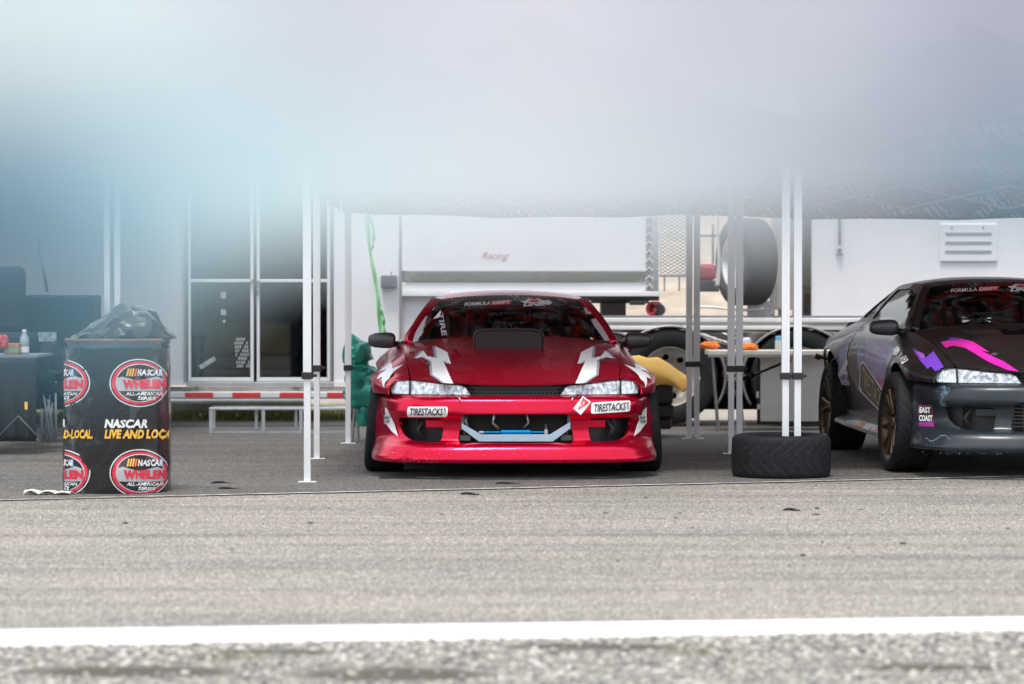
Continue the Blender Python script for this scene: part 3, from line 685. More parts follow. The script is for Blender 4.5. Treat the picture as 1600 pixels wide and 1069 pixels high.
def canopy(label, corners, mids, zc, zf, zr, tops=None):
    """corners: front-left, front-right, rear-right, rear-left as (x, y); valance bottom zf at the front and zr at the rear"""
    root = tag(empty('canopy_tent', (sum(c[0] for c in corners) / 4, sum(c[1] for c in corners) / 4, 0)), label, 'canopy', 'pop up canopies over the cars')
    C3 = [Vector((x, y, (zf if i < 2 else zr) + .30)) for i, (x, y) in enumerate(corners)]
    for i, ((x, y), zz) in enumerate(zip(corners, zc)): leg(x, y, zz, C3[i].z - .02, root)
    for (x, y, zz) in mids: leg(x, y, zz, (zf + zr) / 2 + .28, root)
    cen = sum(C3, Vector()) / 4; cen.z = max(zf, zr) + 1.15
    ov = [cen + (c - cen) * 1.035 for c in C3]
    for o_, c in zip(ov, C3): o_.z = c.z
    for i in range(4):
        a, b_ = ov[i], ov[(i + 1) % 4]
        o = cloth('roof_panel', CANV, None, 14, 10, lambda u, v, a=a, b_=b_: tuple((a + (b_ - a) * u) * (1 - v) + cen * v - Vector((0, 0, .10 * math.sin(math.pi * v) * (1) + .03 * math.sin(math.pi * u) * (1 - v)))), .003); child_of(o, root)
        hgt = .30
        rs = random.random() * 6
        o = cloth('valance', CANV, None, 40, 4, lambda u, v, a=a, b_=b_: tuple(a + (b_ - a) * u - Vector((0, 0, hgt * (1 - v) + .03 * math.sin(math.pi * u) - .012 * abs(math.sin(u * 9 + rs)))) + Vector((b_.y - a.y, a.x - b_.x, 0)).normalized() * (.012 * math.sin(u * 23 + rs) * (1 - v) + .004)), .003); child_of(o, root)
        # truss under the eave
        tr = MB(); n = 4
        A, B = C3[i] - Vector((0, 0, .06)), C3[(i + 1) % 4] - Vector((0, 0, .06)); lo = Vector((0, 0, -.22))
        for k_ in range(n):
            p, q = A + (B - A) * k_ / n, A + (B - A) * (k_ + 1) / n
            tr.tube([p, q + lo * .8], .011, 6); tr.tube([p + lo * .8, q], .011, 6)
        child_of(tr.build('truss', ALU_P), root)
    return root
canopy('dark printed canopy standing over the red car, its front left leg nearest the barrel', [(-1.23, 17.3), (1.700, 17.9), (1.375, 22.35), (-1.235, 21.7)], [(-1.335, 19.7, .62), (1.545, 20.3, .60)], [.64, .62, .58, .57], 1.93, 1.74)
canopy('dark printed canopy over the black car with a tyre weighing down its shared front leg', [(1.775, 17.9), (4.9, 18.3), (4.7, 22.6), (1.435, 22.37)], [(1.605, 20.32, .60)], [.62, .62, .60, .58], 1.90, 1.735)
# awning on the trailer at the far left
aw = tag(empty('awning', (-4.6, 23.5, 0)), 'dark blue awning with white poles over the folding chairs at the left', 'awning')
leg(-3.09, 22.0, .7, 2.3, aw, .035); leg(-3.015, 22.02, .7, 2.3, aw, .035); leg(-6.2, 22.0, .7, 2.3, aw)
AWN = mat('navy_awning_cloth', (.03, .07, .11), .8)
child_of(cloth('awning_roof', AWN, None, 20, 8, lambda u, v: (-6.3 + 3.35 * u, 21.8 + 3.15 * v, 2.32 + .6 * v - .05 * math.sin(math.pi * u)), .003), aw)
child_of(cloth('awning_side', mat('blue_mesh_wall', (.05, .13, .19), .8), None, 16, 16, lambda u, v: (-6.25 - .02 * math.sin(v * 9), 19.0 + 6 * u, 2.3 * v), .003), aw)
# ------------------------------------------------------------------ smooth tables
class Pch:
    """monotone cubic through rows: xs (n), ys (n, m)"""
    def __init__(s, xs, ys):
        x = s.x = np.array(xs, float); y = s.y = np.array(ys, float).reshape(len(xs), -1)
        h = np.diff(x)[:, None]; d = np.diff(y, axis=0) / h; m = np.zeros_like(y)
        m[0] = d[0]; m[-1] = d[-1]
        a, b = d[:-1], d[1:]; ok = a * b > 0
        w1 = 2 * h[1:] + h[:-1]; w2 = h[1:] + 2 * h[:-1]
        with np.errstate(divide='ignore', invalid='ignore'):
            mm = (w1 + w2) / (w1 / a + w2 / b)
        m[1:-1] = np.where(ok, mm, 0); s.m = m
    def __call__(s, t):
        t = min(max(t, s.x[0]), s.x[-1]); i = min(max(int(np.searchsorted(s.x, t)) - 1, 0), len(s.x) - 2)
        h = s.x[i + 1] - s.x[i]; u = (t - s.x[i]) / h
        r = (2 * u ** 3 - 3 * u ** 2 + 1) * s.y[i] + (u ** 3 - 2 * u ** 2 + u) * h * s.m[i] + (-2 * u ** 3 + 3 * u ** 2) * s.y[i + 1] + (u ** 3 - u ** 2) * h * s.m[i + 1]
        return r if len(r) > 1 else float(r[0])

# body side: at each station (distance behind the front axle) six points (z, half width), sill to hood seam / belt line
SIDE = {
 -.62: [(.46, .775), (.50, .785), (.54, .785), (.57, .775), (.592, .73), (.606, .640)],
 -.48: [(.44, .815), (.49, .835), (.54, .842), (.585, .825), (.625, .765), (.648, .655)],
 -.30: [(.40, .850), (.50, .880), (.575, .893), (.615, .865), (.665, .775), (.697, .670)],
 -.05: [(.40, .865), (.52, .895), (.605, .907), (.645, .868), (.705, .768), (.748, .690)],
  .22: [(.35, .862), (.50, .885), (.590, .900), (.645, .858), (.720, .770), (.778, .697)],
  .45: [(.20, .850), (.40, .860), (.560, .868), (.640, .845), (.735, .775), (.797, .700)],
  .75: [(.19, .835), (.38, .848), (.550, .855), (.640, .840), (.750, .785), (.812, .712)],
 1.40: [(.19, .832), (.38, .848), (.550, .857), (.660, .842), (.765, .790), (.826, .722)],
 2.00: [(.19, .835), (.38, .855), (.560, .868), (.670, .852), (.780, .792), (.838, .718)],
 2.30: [(.19, .850), (.40, .880), (.600, .915), (.665, .893), (.770, .798), (.832, .705)],
 2.60: [(.22, .870), (.42, .905), (.610, .940), (.675, .905), (.760, .793), (.822, .690)],
 3.00: [(.20, .840), (.40, .870), (.560, .885), (.680, .855), (.740, .760), (.800, .668)],
 3.42: [(.24, .780), (.40, .800), (.560, .802), (.680, .785), (.720, .720), (.775, .640)],
}
_sk = sorted(SIDE); _SP = Pch(_sk, [[q for p in SIDE[k] for q in p] for k in _sk])
_side_cache = {}
def _sect(y):
    k = round(y, 4)
    if k not in _side_cache:
        r = _SP(k).reshape(6, 2); t = np.arange(6.0); ps = Pch(t, r); dense = np.array([ps(q) for q in np.linspace(0, 5, 41)])
        _side_cache[k] = dense
    return _side_cache[k]
def side_x(y, z): d = _sect(y); return float(np.interp(z, d[:, 0], d[:, 1]))
def zt(y): return float(_sect(y)[-1, 0])
def xt(y): return float(_sect(y)[-1, 1])

# front bumper: per height seven plan points (x, y) from the centre line round to the wheel arch
BROWS = {
 .512: [(0, -.800), (.25, -.790), (.45, -.755), (.62, -.695), (.742, -.600), (.790, -.42), (.815, -.255)],
 .500: [(0, -.852), (.25, -.842), (.46, -.805), (.64, -.717), (.752, -.582), (.803, -.43), (.838, -.270)],
 .482: [(0, -.874), (.25, -.864), (.47, -.826), (.66, -.733), (.768, -.592), (.815, -.43), (.850, -.285)],
 .440: [(0, -.884), (.25, -.874), (.48, -.835), (.67, -.741), (.776, -.596), (.822, -.43), (.856, -.310)],
 .402: [(0, -.888), (.25, -.878), (.48, -.838), (.67, -.743), (.778, -.597), (.824, -.43), (.860, -.330)],
 .384: [(0, -.876), (.25, -.866), (.475, -.826), (.665, -.733), (.772, -.59), (.822, -.43), (.862, -.343)],
 .365: [(0, -.856), (.25, -.848), (.47, -.808), (.655, -.718), (.765, -.58), (.820, -.43), (.863, -.352)],
 .310: [(0, -.850), (.25, -.842), (.465, -.802), (.650, -.712), (.765, -.575), (.823, -.445), (.865, -.365)],
 .240: [(0, -.862), (.25, -.854), (.475, -.815), (.665, -.725), (.780, -.585), (.832, -.462), (.868, -.372)],
 .216: [(0, -.905), (.26, -.898), (.50, -.858), (.700, -.762), (.806, -.606), (.848, -.485), (.872, -.378)],
 .200: [(0, -.926), (.27, -.920), (.52, -.878), (.720, -.780), (.822, -.620), (.856, -.498), (.875, -.385)],
 .160: [(0, -.946), (.28, -.940), (.535, -.895), (.735, -.795), (.840, -.635), (.868, -.510), (.885, -.400)],
 .118: [(0, -.960), (.28, -.954), (.545, -.908), (.750, -.808), (.860, -.645), (.884, -.520), (.893, -.410)],
 .106: [(0, -.950), (.28, -.944), (.540, -.898), (.742, -.798), (.852, -.638), (.878, -.516), (.890, -.408)],
}
_bz = sorted(BROWS); _BP = Pch(_bz, [[q for p in BROWS[k] for q in p] for k in _bz])
_bc = {}
def _brow(z):
    k = round(z, 4)
    if k not in _bc:
        r = _BP(k).reshape(7, 2); t = np.arange(7.0)
        # smooth through the columns, mirrored slope at the centre
        px = Pch(np.r_[-t[:0:-1], t], np.r_[np.c_[-r[:0:-1, 0], r[:0:-1, 1]], r])
        q = np.linspace(-6, 6, 121); _bc[k] = (q, np.array([px(a) for a in q]))
    return _bc[k]
US = .16
def bumper_xy(u, z):
    q, d = _brow(z); s = u / US
    return float(np.interp(s, q, d[:, 0])), float(np.interp(s, q, d[:, 1]))
def bumper_u(x, z): q, d = _brow(z); return float(np.interp(x, d[:, 0], q)) * US

# hood: height over plan (x, y)
_HC = Pch([-.82, -.78, -.65, -.4, -.1, .2, .41, .6], [.574, .588, .622, .687, .757, .812, .846, .868])
def hood_xe(y): return float(np.interp(y, [-.62, -.3, 0, .3, .52], [.640, .672, .690, .700, .693]))
def hood_z(x, y):
    e = max(hood_xe(y), .3); t = min(abs(x) / e, 1.0); ze = zt(max(y, -.62)) if y > -.62 else .606 - (-.62 - y) * .14
    zc = _HC(y); z = zc + (ze - zc) * t ** 2.4
    c = .36 + .10 * (y + .8)                                   # raised centre with soft creases
    k = 1 / (1 + math.exp((abs(x) - c) / .012)); fade = min(max((y + .80) / .25, 0), 1)
    return z + .010 * k * fade
HOOD_FRONT = [(-.64, -.62), (-.46, -.735), (-.30, -.778), (-.15, -.795), (0, -.80), (.15, -.795), (.30, -.778), (.46, -.735), (.64, -.62)]
HOOD_SIDE = [(.672, -.3), (.690, 0), (.700, .3), (.693, .52)]
HOOD_REAR = [(.5, .478), (.25, .42), (0, .40), (-.25, .42), (-.5, .478)]

# glasshouse
_RAIL = Pch([.55, .80, 1.08, 1.5, 1.9, 2.3, 2.62, 2.9], [[.690, .800], [.610, .945], [.512, 1.082], [.492, 1.112], [.497, 1.100], [.535, 1.022], [.585, .920], [.640, .815]])
_WB = Pch([-.69, -.5, -.25, 0, .25, .5, .69], [[.53, .797], [.465, .826], [.412, .842], [.40, .848], [.412, .842], [.465, .826], [.53, .797]])
_WT = Pch([-.5, -.25, 0, .25, .5], [[1.10, 1.086], [1.035, 1.116], [1.02, 1.123], [1.035, 1.116], [1.10, 1.086]])
def shield(a, v):
    """a -1..1 across, v 0..1 up"""
    b = _WB(a * .685); t = _WT(a * .492); xb, xt_ = a * .685, a * .492
    vv = v; x = xb + (xt_ - xb) * (vv ** 1.12)
    y = b[0] + (t[0] - b[0]) * vv; z = b[1] + (t[1] - b[1]) * vv + .030 * math.sin(math.pi * vv) * (1 - .3 * a * a)
    return x, y, z
def green_x(y, z):
    zb, xb = zt(y), xt(y); rx, rz = _RAIL(y); q = min(max((z - zb) / max(rz - zb, 1e-3), 0), 1)
    return xb + (rx - xb) * q + .016 * math.sin(math.pi * q)
_RC = Pch([1.02, 1.25, 1.6, 1.95, 2.25], [1.123, 1.146, 1.156, 1.146, 1.110])
def roof_z(x, y):
    rx, rz = _RAIL(max(y, 1.08)); t = min(abs(x) / rx, 1); zc = _RC(y)
    return zc + (rz - zc) * t ** 2.6
def roof_fn(x, y): return (x, y, roof_z(x, y))
_RG = Pch([2.25, 2.5, 2.75, 2.92], [1.110, 1.030, .925, .845])
def rear_z(x, y):
    rx, rz = _RAIL(y); t = min(abs(x) / rx, 1); return _RG(y) + (rz - _RG(y)) * t ** 2.4
def deck_z(x, y): return .845 - .012 * (y - 2.9) / .5 - .03 * (abs(x) / .64) ** 3

# ------------------------------------------------------------------ paints
def paint(name, col, metal, rough, flake=0., coat=1.0, dirt=0.):
    m = mat(name, col, rough, metal, coat=coat, coat_r=.035)
    N, L = m.node_tree.nodes, m.node_tree.links; b = N['Principled BSDF']; t = N.new('ShaderNodeTexCoord')
    if flake > 0:
        v = N.new('ShaderNodeTexVoronoi'); v.inputs['Scale'].default_value = 900; L.new(t.outputs['Object'], v.inputs['Vector'])
        bp = N.new('ShaderNodeBump'); bp.inputs['Strength'].default_value = flake; bp.inputs['Distance'].default_value = .001
        L.new(v.outputs['Distance'], bp.inputs['Height']); L.new(bp.outputs['Normal'], b.inputs['Normal'])
        w = N.new('ShaderNodeTexNoise'); w.inputs['Scale'].default_value = 5; L.new(t.outputs['Object'], w.inputs['Vector'])
        b2 = N.new('ShaderNodeBump'); b2.inputs['Strength'].default_value = .10; b2.inputs['Distance'].default_value = .02
        L.new(w.outputs['Fac'], b2.inputs['Height']); L.new(b2.outputs['Normal'], b.inputs['Coat Normal'])
    if dirt > 0:
        n = N.new('ShaderNodeTexNoise'); n.inputs['Scale'].default_value = 6; n.inputs['Detail'].default_value = 8; L.new(t.outputs['Object'], n.inputs['Vector'])
        r = N.new('ShaderNodeValToRGB'); r.color_ramp.elements[0].position = .5; r.color_ramp.elements[0].color = (*col, 1)
        r.color_ramp.elements[1].position = .85; r.color_ramp.elements[1].color = (*[c + dirt for c in col], 1)
        L.new(n.outputs['Fac'], r.inputs['Fac']); L.new(r.outputs['Color'], b.inputs['Base Color'])
    return m
RED = paint('candy_red_paint', (.58, .0003, .034), .72, .17, flake=.15, coat=.22)
GREYP = paint('satin_slate_paint', (.010, .017, .023), .1, .38, coat=.2, dirt=.014)
BLKP = paint('satin_black_paint', (.008, .0078, .0075), .05, .36, coat=.25, dirt=.006)
BRONZE = mat('bronze_wheel', (.10, .075, .05), .38, .75, var=.2)
SILVERW = mat('silver_wheel', (.55, .56, .58), .28, .9)
def lens_mat():
    """moulded clear lamp glass with vertical flutes that catch the daylight"""
    m = mat('fluted_lamp_lens', (.80, .88, .98), .16, coat=.6, alpha=.52)
    N, L = m.node_tree.nodes, m.node_tree.links; b = N['Principled BSDF']; t = N.new('ShaderNodeTexCoord')
    w = N.new('ShaderNodeTexWave'); w.inputs['Scale'].default_value = 30; w.bands_direction = 'X'; w.inputs['Distortion'].default_value = 1.5; L.new(t.outputs['Object'], w.inputs['Vector'])
    n = N.new('ShaderNodeTexNoise'); n.inputs['Scale'].default_value = 38; n.inputs['Detail'].default_value = 3; L.new(t.outputs['Object'], n.inputs['Vector'])
    r = N.new('ShaderNodeMapRange'); r.inputs['From Min'].default_value = .38; r.inputs['From Max'].default_value = .62; r.inputs['To Min'].default_value = .22; r.inputs['To Max'].default_value = .85
    L.new(n.outputs['Fac'], r.inputs['Value']); L.new(r.outputs['Result'], b.inputs['Alpha'])
    bp = N.new('ShaderNodeBump'); bp.inputs['Strength'].default_value = .6; bp.inputs['Distance'].default_value = .004; L.new(w.outputs['Fac'], bp.inputs['Height']); L.new(bp.outputs['Normal'], b.inputs['Normal'])
    return m
GLASS = glass_mat('windscreen_glass', (.72, .66, .68), .82, .02)
GLASS_S = glass_mat('side_glass', (.5, .5, .5), .30, .05, 1.18)
GLASS_L = lens_mat()
MAGENTA = mat('magenta_vinyl', (.72, .02, .42), .35, coat=.4); MAGENTA_D = mat('dark_pink_vinyl', (.50, .02, .22), .4, coat=.4)
PURPLE = mat('purple_vinyl', (.17, .05, .52), .35, coat=.4); VIOLET = mat('violet_vinyl', (.36, .10, .50), .35, coat=.4)
BLUEV = mat('blue_vinyl', (.05, .22, .48), .4, coat=.3)
def reflector_mat():
    m = mat('lamp_reflector', (.88, .93, 1.0), .2, .4)
    N, L = m.node_tree.nodes, m.node_tree.links; b = N['Principled BSDF']; t = N.new('ShaderNodeTexCoord')
    w = N.new('ShaderNodeTexWave'); w.inputs['Scale'].default_value = 22; w.bands_direction = 'X'; w.inputs['Distortion'].default_value = 2.5; w.inputs['Detail'].default_value = 3
    L.new(t.outputs['Object'], w.inputs['Vector'])
    v = N.new('ShaderNodeTexVoronoi'); v.inputs['Scale'].default_value = 55; L.new(t.outputs['Object'], v.inputs['Vector'])
    a = N.new('ShaderNodeMath'); a.operation = 'ADD'; L.new(w.outputs['Fac'], a.inputs[0]); L.new(v.outputs['Distance'], a.inputs[1])
    bp = N.new('ShaderNodeBump'); bp.inputs['Strength'].default_value = .8; bp.inputs['Distance'].default_value = .006
    L.new(a.outputs[0], bp.inputs['Height']); L.new(bp.outputs['Normal'], b.inputs['Normal']); return m
REFL = reflector_mat()
def tread_mat():
    m = mat('tread_rubber', (.020, .021, .022), .68, spec=.2)
    N, L = m.node_tree.nodes, m.node_tree.links; b = N['Principled BSDF']; t = N.new('ShaderNodeTexCoord')
    s = N.new('ShaderNodeSeparateXYZ'); L.new(t.outputs['Object'], s.inputs[0])
    def M(op, a, b_=None):
        n = N.new('ShaderNodeMath'); n.operation = op
        for i, q in enumerate((a, b_)):
            if q is None: continue
            if isinstance(q, (int, float)): n.inputs[i].default_value = q
            else: L.new(q, n.inputs[i])
        return n.outputs[0]
    ang = M('ARCTAN2', s.outputs['Z'], s.outputs['Y']); ax = M('ABSOLUTE', s.outputs['X'])
    f = M('FRACT', M('ADD', M('MULTIPLY', ang, 26 / (2 * math.pi)), M('MULTIPLY', ax, 16.0)))
    g = M('LESS_THAN', f, .08); g = M('MULTIPLY', g, M('GREATER_THAN', ax, .022)); g = M('MULTIPLY', g, M('LESS_THAN', ax, .108))
    ring = M('LESS_THAN', M('ABSOLUTE', M('SUBTRACT', ax, .036)), .005)
    h = M('MAXIMUM', g, M('MULTIPLY', ring, .4))
    no = N.new('ShaderNodeTexNoise'); no.inputs['Scale'].default_value = 40; no.inputs['Detail'].default_value = 5; L.new(t.outputs['Object'], no.inputs['Vector'])
    hh = M('SUBTRACT', M('MULTIPLY', no.outputs['Fac'], .10), h)
    bp = N.new('ShaderNodeBump'); bp.inputs['Strength'].default_value = 1; bp.inputs['Distance'].default_value = .006
    L.new(hh, bp.inputs['Height']); L.new(bp.outputs['Normal'], b.inputs['Normal'])
    r = N.new('ShaderNodeValToRGB'); r.color_ramp.elements[0].position = .35; r.color_ramp.elements[0].color = (.009, .010, .012, 1); r.color_ramp.elements[1].position = .75; r.color_ramp.elements[1].color = (.017, .019, .022, 1)
    L.new(no.outputs['Fac'], r.inputs['Fac'])
    dm_ = N.new('ShaderNodeMixRGB'); L.new(M('MULTIPLY', g, .55), dm_.inputs[0]); L.new(r.outputs['Color'], dm_.inputs[1]); dm_.inputs[2].default_value = (.060, .060, .058, 1); L.new(dm_.outputs[0], b.inputs['Base Color'])
    return m
TREAD = tread_mat()
def cage_fabric():
    return mat('red_seat_cloth', (.35, .02, .03), .8, var=.5, vscale=9)

def make_wheel(parent, cx, y, z, r, w, side, camber, rim_mat, steer=0., name='wheel'):
    wh = empty(name, (cx, y, z), parent=parent)
    wh.rotation_euler = (0, R(-camber) * (1 if cx > 0 else -1), R(steer))
    t = MB(); t.lathe(tyre_profile(r, w), 72, 'x'); t.build('tyre', TREAD, wh, smooth=True)
    o = 1 if cx > 0 else -1; hw = w / 2
    rb = MB(); rb.lathe([(.232, -hw + .01), (.240, -hw + .006), (.240, -hw + .022), (.225, -hw + .035), (.215, 0), (.225, hw - .035), (.240, hw - .022), (.240, hw - .006), (.232, hw - .01), (.222, hw - .016), (.205, hw - .05), (.205, -hw + .05), (.222, -hw + .016)], 56, 'x', close=True)
    rb.build('rim', rim_mat, wh, smooth=True, angle=40)
    sp = MB()
    for k in range(6):
        for da in (-.16, .16):
            a = 2 * math.pi * k / 6 + da; a2 = 2 * math.pi * k / 6 + da * 1.25
            p0 = Vector((o * (hw - .045), .055 * math.cos(a), .055 * math.sin(a))); p1 = Vector((o * (hw - .018), .212 * math.cos(a2), .212 * math.sin(a2)))
            sp.tube([p0, (p0 + p1) / 2 + Vector((o * .004, 0, 0)), p1], [.013, .011, .013], 6)
    sp.lathe([(0, o * (hw - .03)), (.03, o * (hw - .03)), (.035, o * (hw - .042)), (.062, o * (hw - .05)), (.07, o * (hw - .09)), (0, o * (hw - .09))], 24, 'x')
    sp.build('spokes', rim_mat, wh, smooth=True, angle=45)
    bd = MB(); bd.lathe([(0, o * .03), (.165, o * .03), (.165, o * .012), (0, o * .012)], 40, 'x'); bd.build('brake_disc', STEEL, wh, angle=30)
    lid = MB(); lid.box((o * (hw - .055), 0, 0), (.02, .05, .05)); lid.build('wheel_hub', STEEL, wh)
    return wh

class Car:
    def __init__(s, name, X, D, yaw, dz, rake, paint_body, paint_bumper, rim, label, track, camber, seat, glass=GLASS):
        s.root = tag(empty(name, (X, D, 0), R(yaw)), label, 'car', 'drift cars parked under the canopies')
        s.M = np.array(Matrix.Translation((X, D, 0)) @ Matrix.Rotation(R(yaw), 4, 'Z')); s.dz = dz; s.rake = rake
        sh_ = np.eye(4); sh_[2, 1] = rake; s.M = s.M @ sh_
        s.pb, s.pf = paint_body, paint_bumper; s.grids = {}
        s.build(rim, track, camber, seat, glass)
    # surface functions with the ride height added
    def f_bump(s, u, z): x, y = bumper_xy(u, z); return (x, y, z + s.dz)
    def f_hood(s, x, y): return (x, y, hood_z(x, y) + s.dz)
    def f_side(s, sg): return lambda y, z: (sg * side_x(y, z), y, z + s.dz)
    def f_green(s, sg): return lambda y, z: (sg * green_x(y, z), y, z + s.dz)
    def f_shield(s, a, v): x, y, z = shield(a, v); return (x, y, z + s.dz)
    def build(s, rim, track, camber, seat, glass):
        r, dz = s.root, s.dz
        fr = lambda p: (p[0], -1.2, .15)
        # ---- front bumper
        main = rounded([(-.355, .226), (-.330, .402), (.330, .402), (.355, .226)], .03)
        fog = rounded([(.435, .366), (.722, .373), (.712, .318), (.685, .262), (.625, .232), (.455, .226)], .03)
        def tou(poly): return [(bumper_u(x, z), z) for x, z in resample(poly, .03)]
        holes = [tou(main), tou(fog), tou([(-x, z) for x, z in fog])]
        e = 6 * US
        panel('front_bumper', [(-e, .106), (e, .106), (e, .512), (-e, .512)], holes, s.f_bump, s.pf, r, h=.016, thick=.022, ref=fr, ring=.005)
        # dark core behind the openings: radiator, ducts
        c = MB(); c.bx(-.36, .36, -.70, -.67, .19 + dz, .44 + dz); c.build('radiator', mat('radiator_core', (.02, .021, .022), .5, .4, bump=.9, bscale=230), r)
        for sg in (-1, 1):
            d = MB(); d.box((sg * .57, -.60, .30 + dz), (.36, .02, .20), Matrix.Rotation(R(sg * 24), 3, 'Z')); d.build('duct_panel', BLACK, r)
            d = MB(); d.box((sg * .475, -.745, .338 + dz), (.15, .05, .055), Matrix.Rotation(R(sg * 16), 3, 'Z')); d.build('bumper_bracket', s.pf, r, bevel=.008)
            d = MB(); d.tube([(sg * .56, -.68, .36 + dz), (sg * .60, -.66, .30 + dz), (sg * .57, -.66, .25 + dz)], .012, 8); d.build('brake_hose', DARKGREY, r, smooth=True)
        bk = MB(); bk.bx(-.60, .60, -.62, .42, .13 + dz, .52 + dz); bk.bx(-.66, .66, .34, .44, .13 + dz, .72 + dz); bk.build('engine_bay_tub', BLACK_M, r)
        fl = MB(); fl.bx(-.72, .72, .44, 3.3, .12 + dz, .15 + dz); fl.bx(-.60, .60, 2.95, 3.3, .15 + dz, .70 + dz); fl.build('floor_pan', BLACK_M, r)
        for sg in (-1, 1):
            for yc in (0, 2.525):
                pts = [(.395 * math.cos(a), .395 * math.sin(a)) for a in np.linspace(R(-20), R(200), 18)]
                a = MB(); x0, x1 = sg * .56, sg * .845
                n = len(pts); vs = [(x0, yc + p[0], .25 + dz + p[1]) for p in pts] + [(x1, yc + p[0], .25 + dz + p[1] * .93) for p in pts]
                a.add(vs, [(i, i + 1, i + 1 + n, i + n) for i in range(n - 1)]); a.add([(x0, yc + p[0], .25 + dz + p[1]) for p in pts], [tuple(range(n))]); a.build('wheel_liner', BLACK_M, r, fix=False)
        # ---- hood
        hole = [(-.20, .03), (.15, .03), (.15, .26), (-.20, .26)]
        hood_out = HOOD_FRONT + HOOD_SIDE + HOOD_REAR + [(-x, y) for x, y in reversed(HOOD_SIDE)]
        panel('hood', hood_out, [hole], s.f_hood, s.pb, r, h=.03, thick=.010, ref=lambda p: (0, -.3, 1), ring=.005)
        # ---- grille strip
        g = MB(); g.add([(x, -.735 + .18 * x * x, z + dz) for x, z in [(-.30, .505), (.30, .505), (.30, .59), (-.30, .59)]], [(0, 1, 2, 3)]); g.build('grille_backing', BLACK_M, r, fix=False)
        g = MB()
        for k in range(-15, 16):
            for dirn in (-1, 1):
                x0 = k * .024; x1 = x0 + dirn * .062
                if abs(x0) > .275 or abs(x1) > .30: continue
                g.tube([(x0, -.778 + .25 * x0 * x0, .512 + dz), (x1, -.778 + .25 * x1 * x1, .582 + dz)], .0022, 4, cap=False)
        for z in (.514, .535, .557, .578): g.tube([(x, -.779 + .25 * x * x, z + dz) for x in np.linspace(-.28, .28, 9)], .002, 4, cap=False)
        g.build('grille_mesh', DARKGREY, r)
        # ---- lamps
        for sg in (-1, 1):
            def lf(u, z, dy=0., sg=sg):
                x = u; y = float(np.interp(x, [.26, .45, .60, .66, .72, .76, .79], [-.785, -.748, -.690, -.668, -.640, -.600, -.555]))
                return (sg * x, y + dy + (z - .51) * .25, z + dz)
            head = [(.272, .513), (.645, .513), (.645, .600), (.60, .598), (.46, .582), (.335, .574), (.305, .560)]
            corner = rounded([(.652, .513), (.762, .515), (.772, .55), (.755, .592), (.652, .602)], .012)
            fo = lambda p: (p[0] * .6, -1, .1)
            for nm, poly, rm in (('headlight', head, REFL), ('corner_light', corner, mat('clear_corner_reflector', (.80, .83, .86), .35, .15, bump=.5, bscale=60))):
                hs = panel(nm, poly, [], lambda u, z: lf(u, z, .040 if nm == 'headlight' else .018), rm, r, h=.02, thick=.01, ref=fo)
                panel('lens', poly, [], lambda u, z: lf(u, z, .0), GLASS_L, hs, h=.02, thick=0, ref=fo)
                bz = MB()
                P3 = [Vector(lf(u, z, .0)) for u, z in resample(poly, .03)]; n = len(P3); Q = [p + Vector((0, .055, 0)) for p in P3]
                bz.add(P3 + Q, [(i, (i + 1) % n, (i + 1) % n + n, i + n) for i in range(n)]); bz.tube(P3 + [P3[0]], .0035, 5); bz.build('bezel', BLACK, hs)
                if nm == 'headlight':
                    b2 = MB()
                    for cx in (.545, .41):
                        q = Vector(lf(cx, .553, .0)); b2.lathe([(.030, .03), (.026, .040), (.012, .046), (0, .047)], 20, 'y', (q.x, q.y, q.z))
                        b2.lathe([(0, .020), (.006, .022), (.008, .03), (.008, .05)], 14, 'y', (q.x, q.y, q.z))
                    b2.build('bulb_shield', CHROME, hs, smooth=True)
                    b3 = MB(); q = Vector(lf(.475, .55, .012)); b3.bx(q.x - .004, q.x + .004, q.y, q.y + .04, dz + .515, dz + .583); b3.build('divider', DARKGREY, hs)
                else:
                    b2 = MB(); q = Vector(lf(.705, .555, .015)); b2.lathe([(0, 0), (.012, .003), (.015, .015), (.012, .035)], 14, 'y', (q.x, q.y, q.z)); b2.build('bulb', mat('lamp_bulb', (.75, .78, .80), .15), hs, smooth=True)
        # ---- fenders, doors, quarters
        ra = .372
        def arc(yc, z0, a0, a1, rr, n=26): return [(yc + rr * math.cos(a), z0 + rr * math.sin(a)) for a in np.linspace(R(a0), R(a1), n)]
        top = lambda y0, y1, n: [(y, zt(y) - .001) for y in np.linspace(y0, y1, n)]
        for sg in (-1, 1):
            fo = lambda p: (p[0], 0, .3)
            z_at = .248; a_end = 180 - math.degrees(math.asin((.514 - z_at) / ra)); a_st = -math.degrees(math.asin((z_at - .20) / ra))
            out = [(-.62, .514), (-.615, .56), (-.61, .603)] + top(-.59, .728, 22) + [(.728, .20)] + arc(0, z_at, a_st, a_end, ra)
            panel('front_fender', out, [], s.f_side(sg), s.pb, r, h=.035, thick=.009, ref=fo, ring=.004)
            out = [(.736, .20)] + [(.736, zt(.736))] + top(.76, 2.03, 20) + [(2.03, .20)]
            panel('door', out, [], s.f_side(sg), s.pb, r, h=.06, thick=.01, ref=fo, ring=.004)
            rr = .385; a0 = 180 + math.degrees(math.asin((z_at - .20) / rr)); a1 = -math.degrees(math.asin((z_at - .20) / rr))
            out = [(2.038, .20), (2.038, zt(2.038))] + top(2.06, 3.40, 22) + [(3.40, .26)] + arc(2.525, z_at, a1, a0, rr)
            panel('rear_fender', out, [], s.f_side(sg), s.pb, r, h=.045, thick=.009, ref=fo, ring=.004)
            # side skirt blade
            sk = MB(); ys = np.linspace(.40, 2.12, 14)
            prof = [(.855, .215), (.862, .17), (.905, .128), (.912, .105), (.80, .10), (.80, .215)]
            fl_ = lambda y: .035 * max(0, (y - 1.3) / .8) ** 2
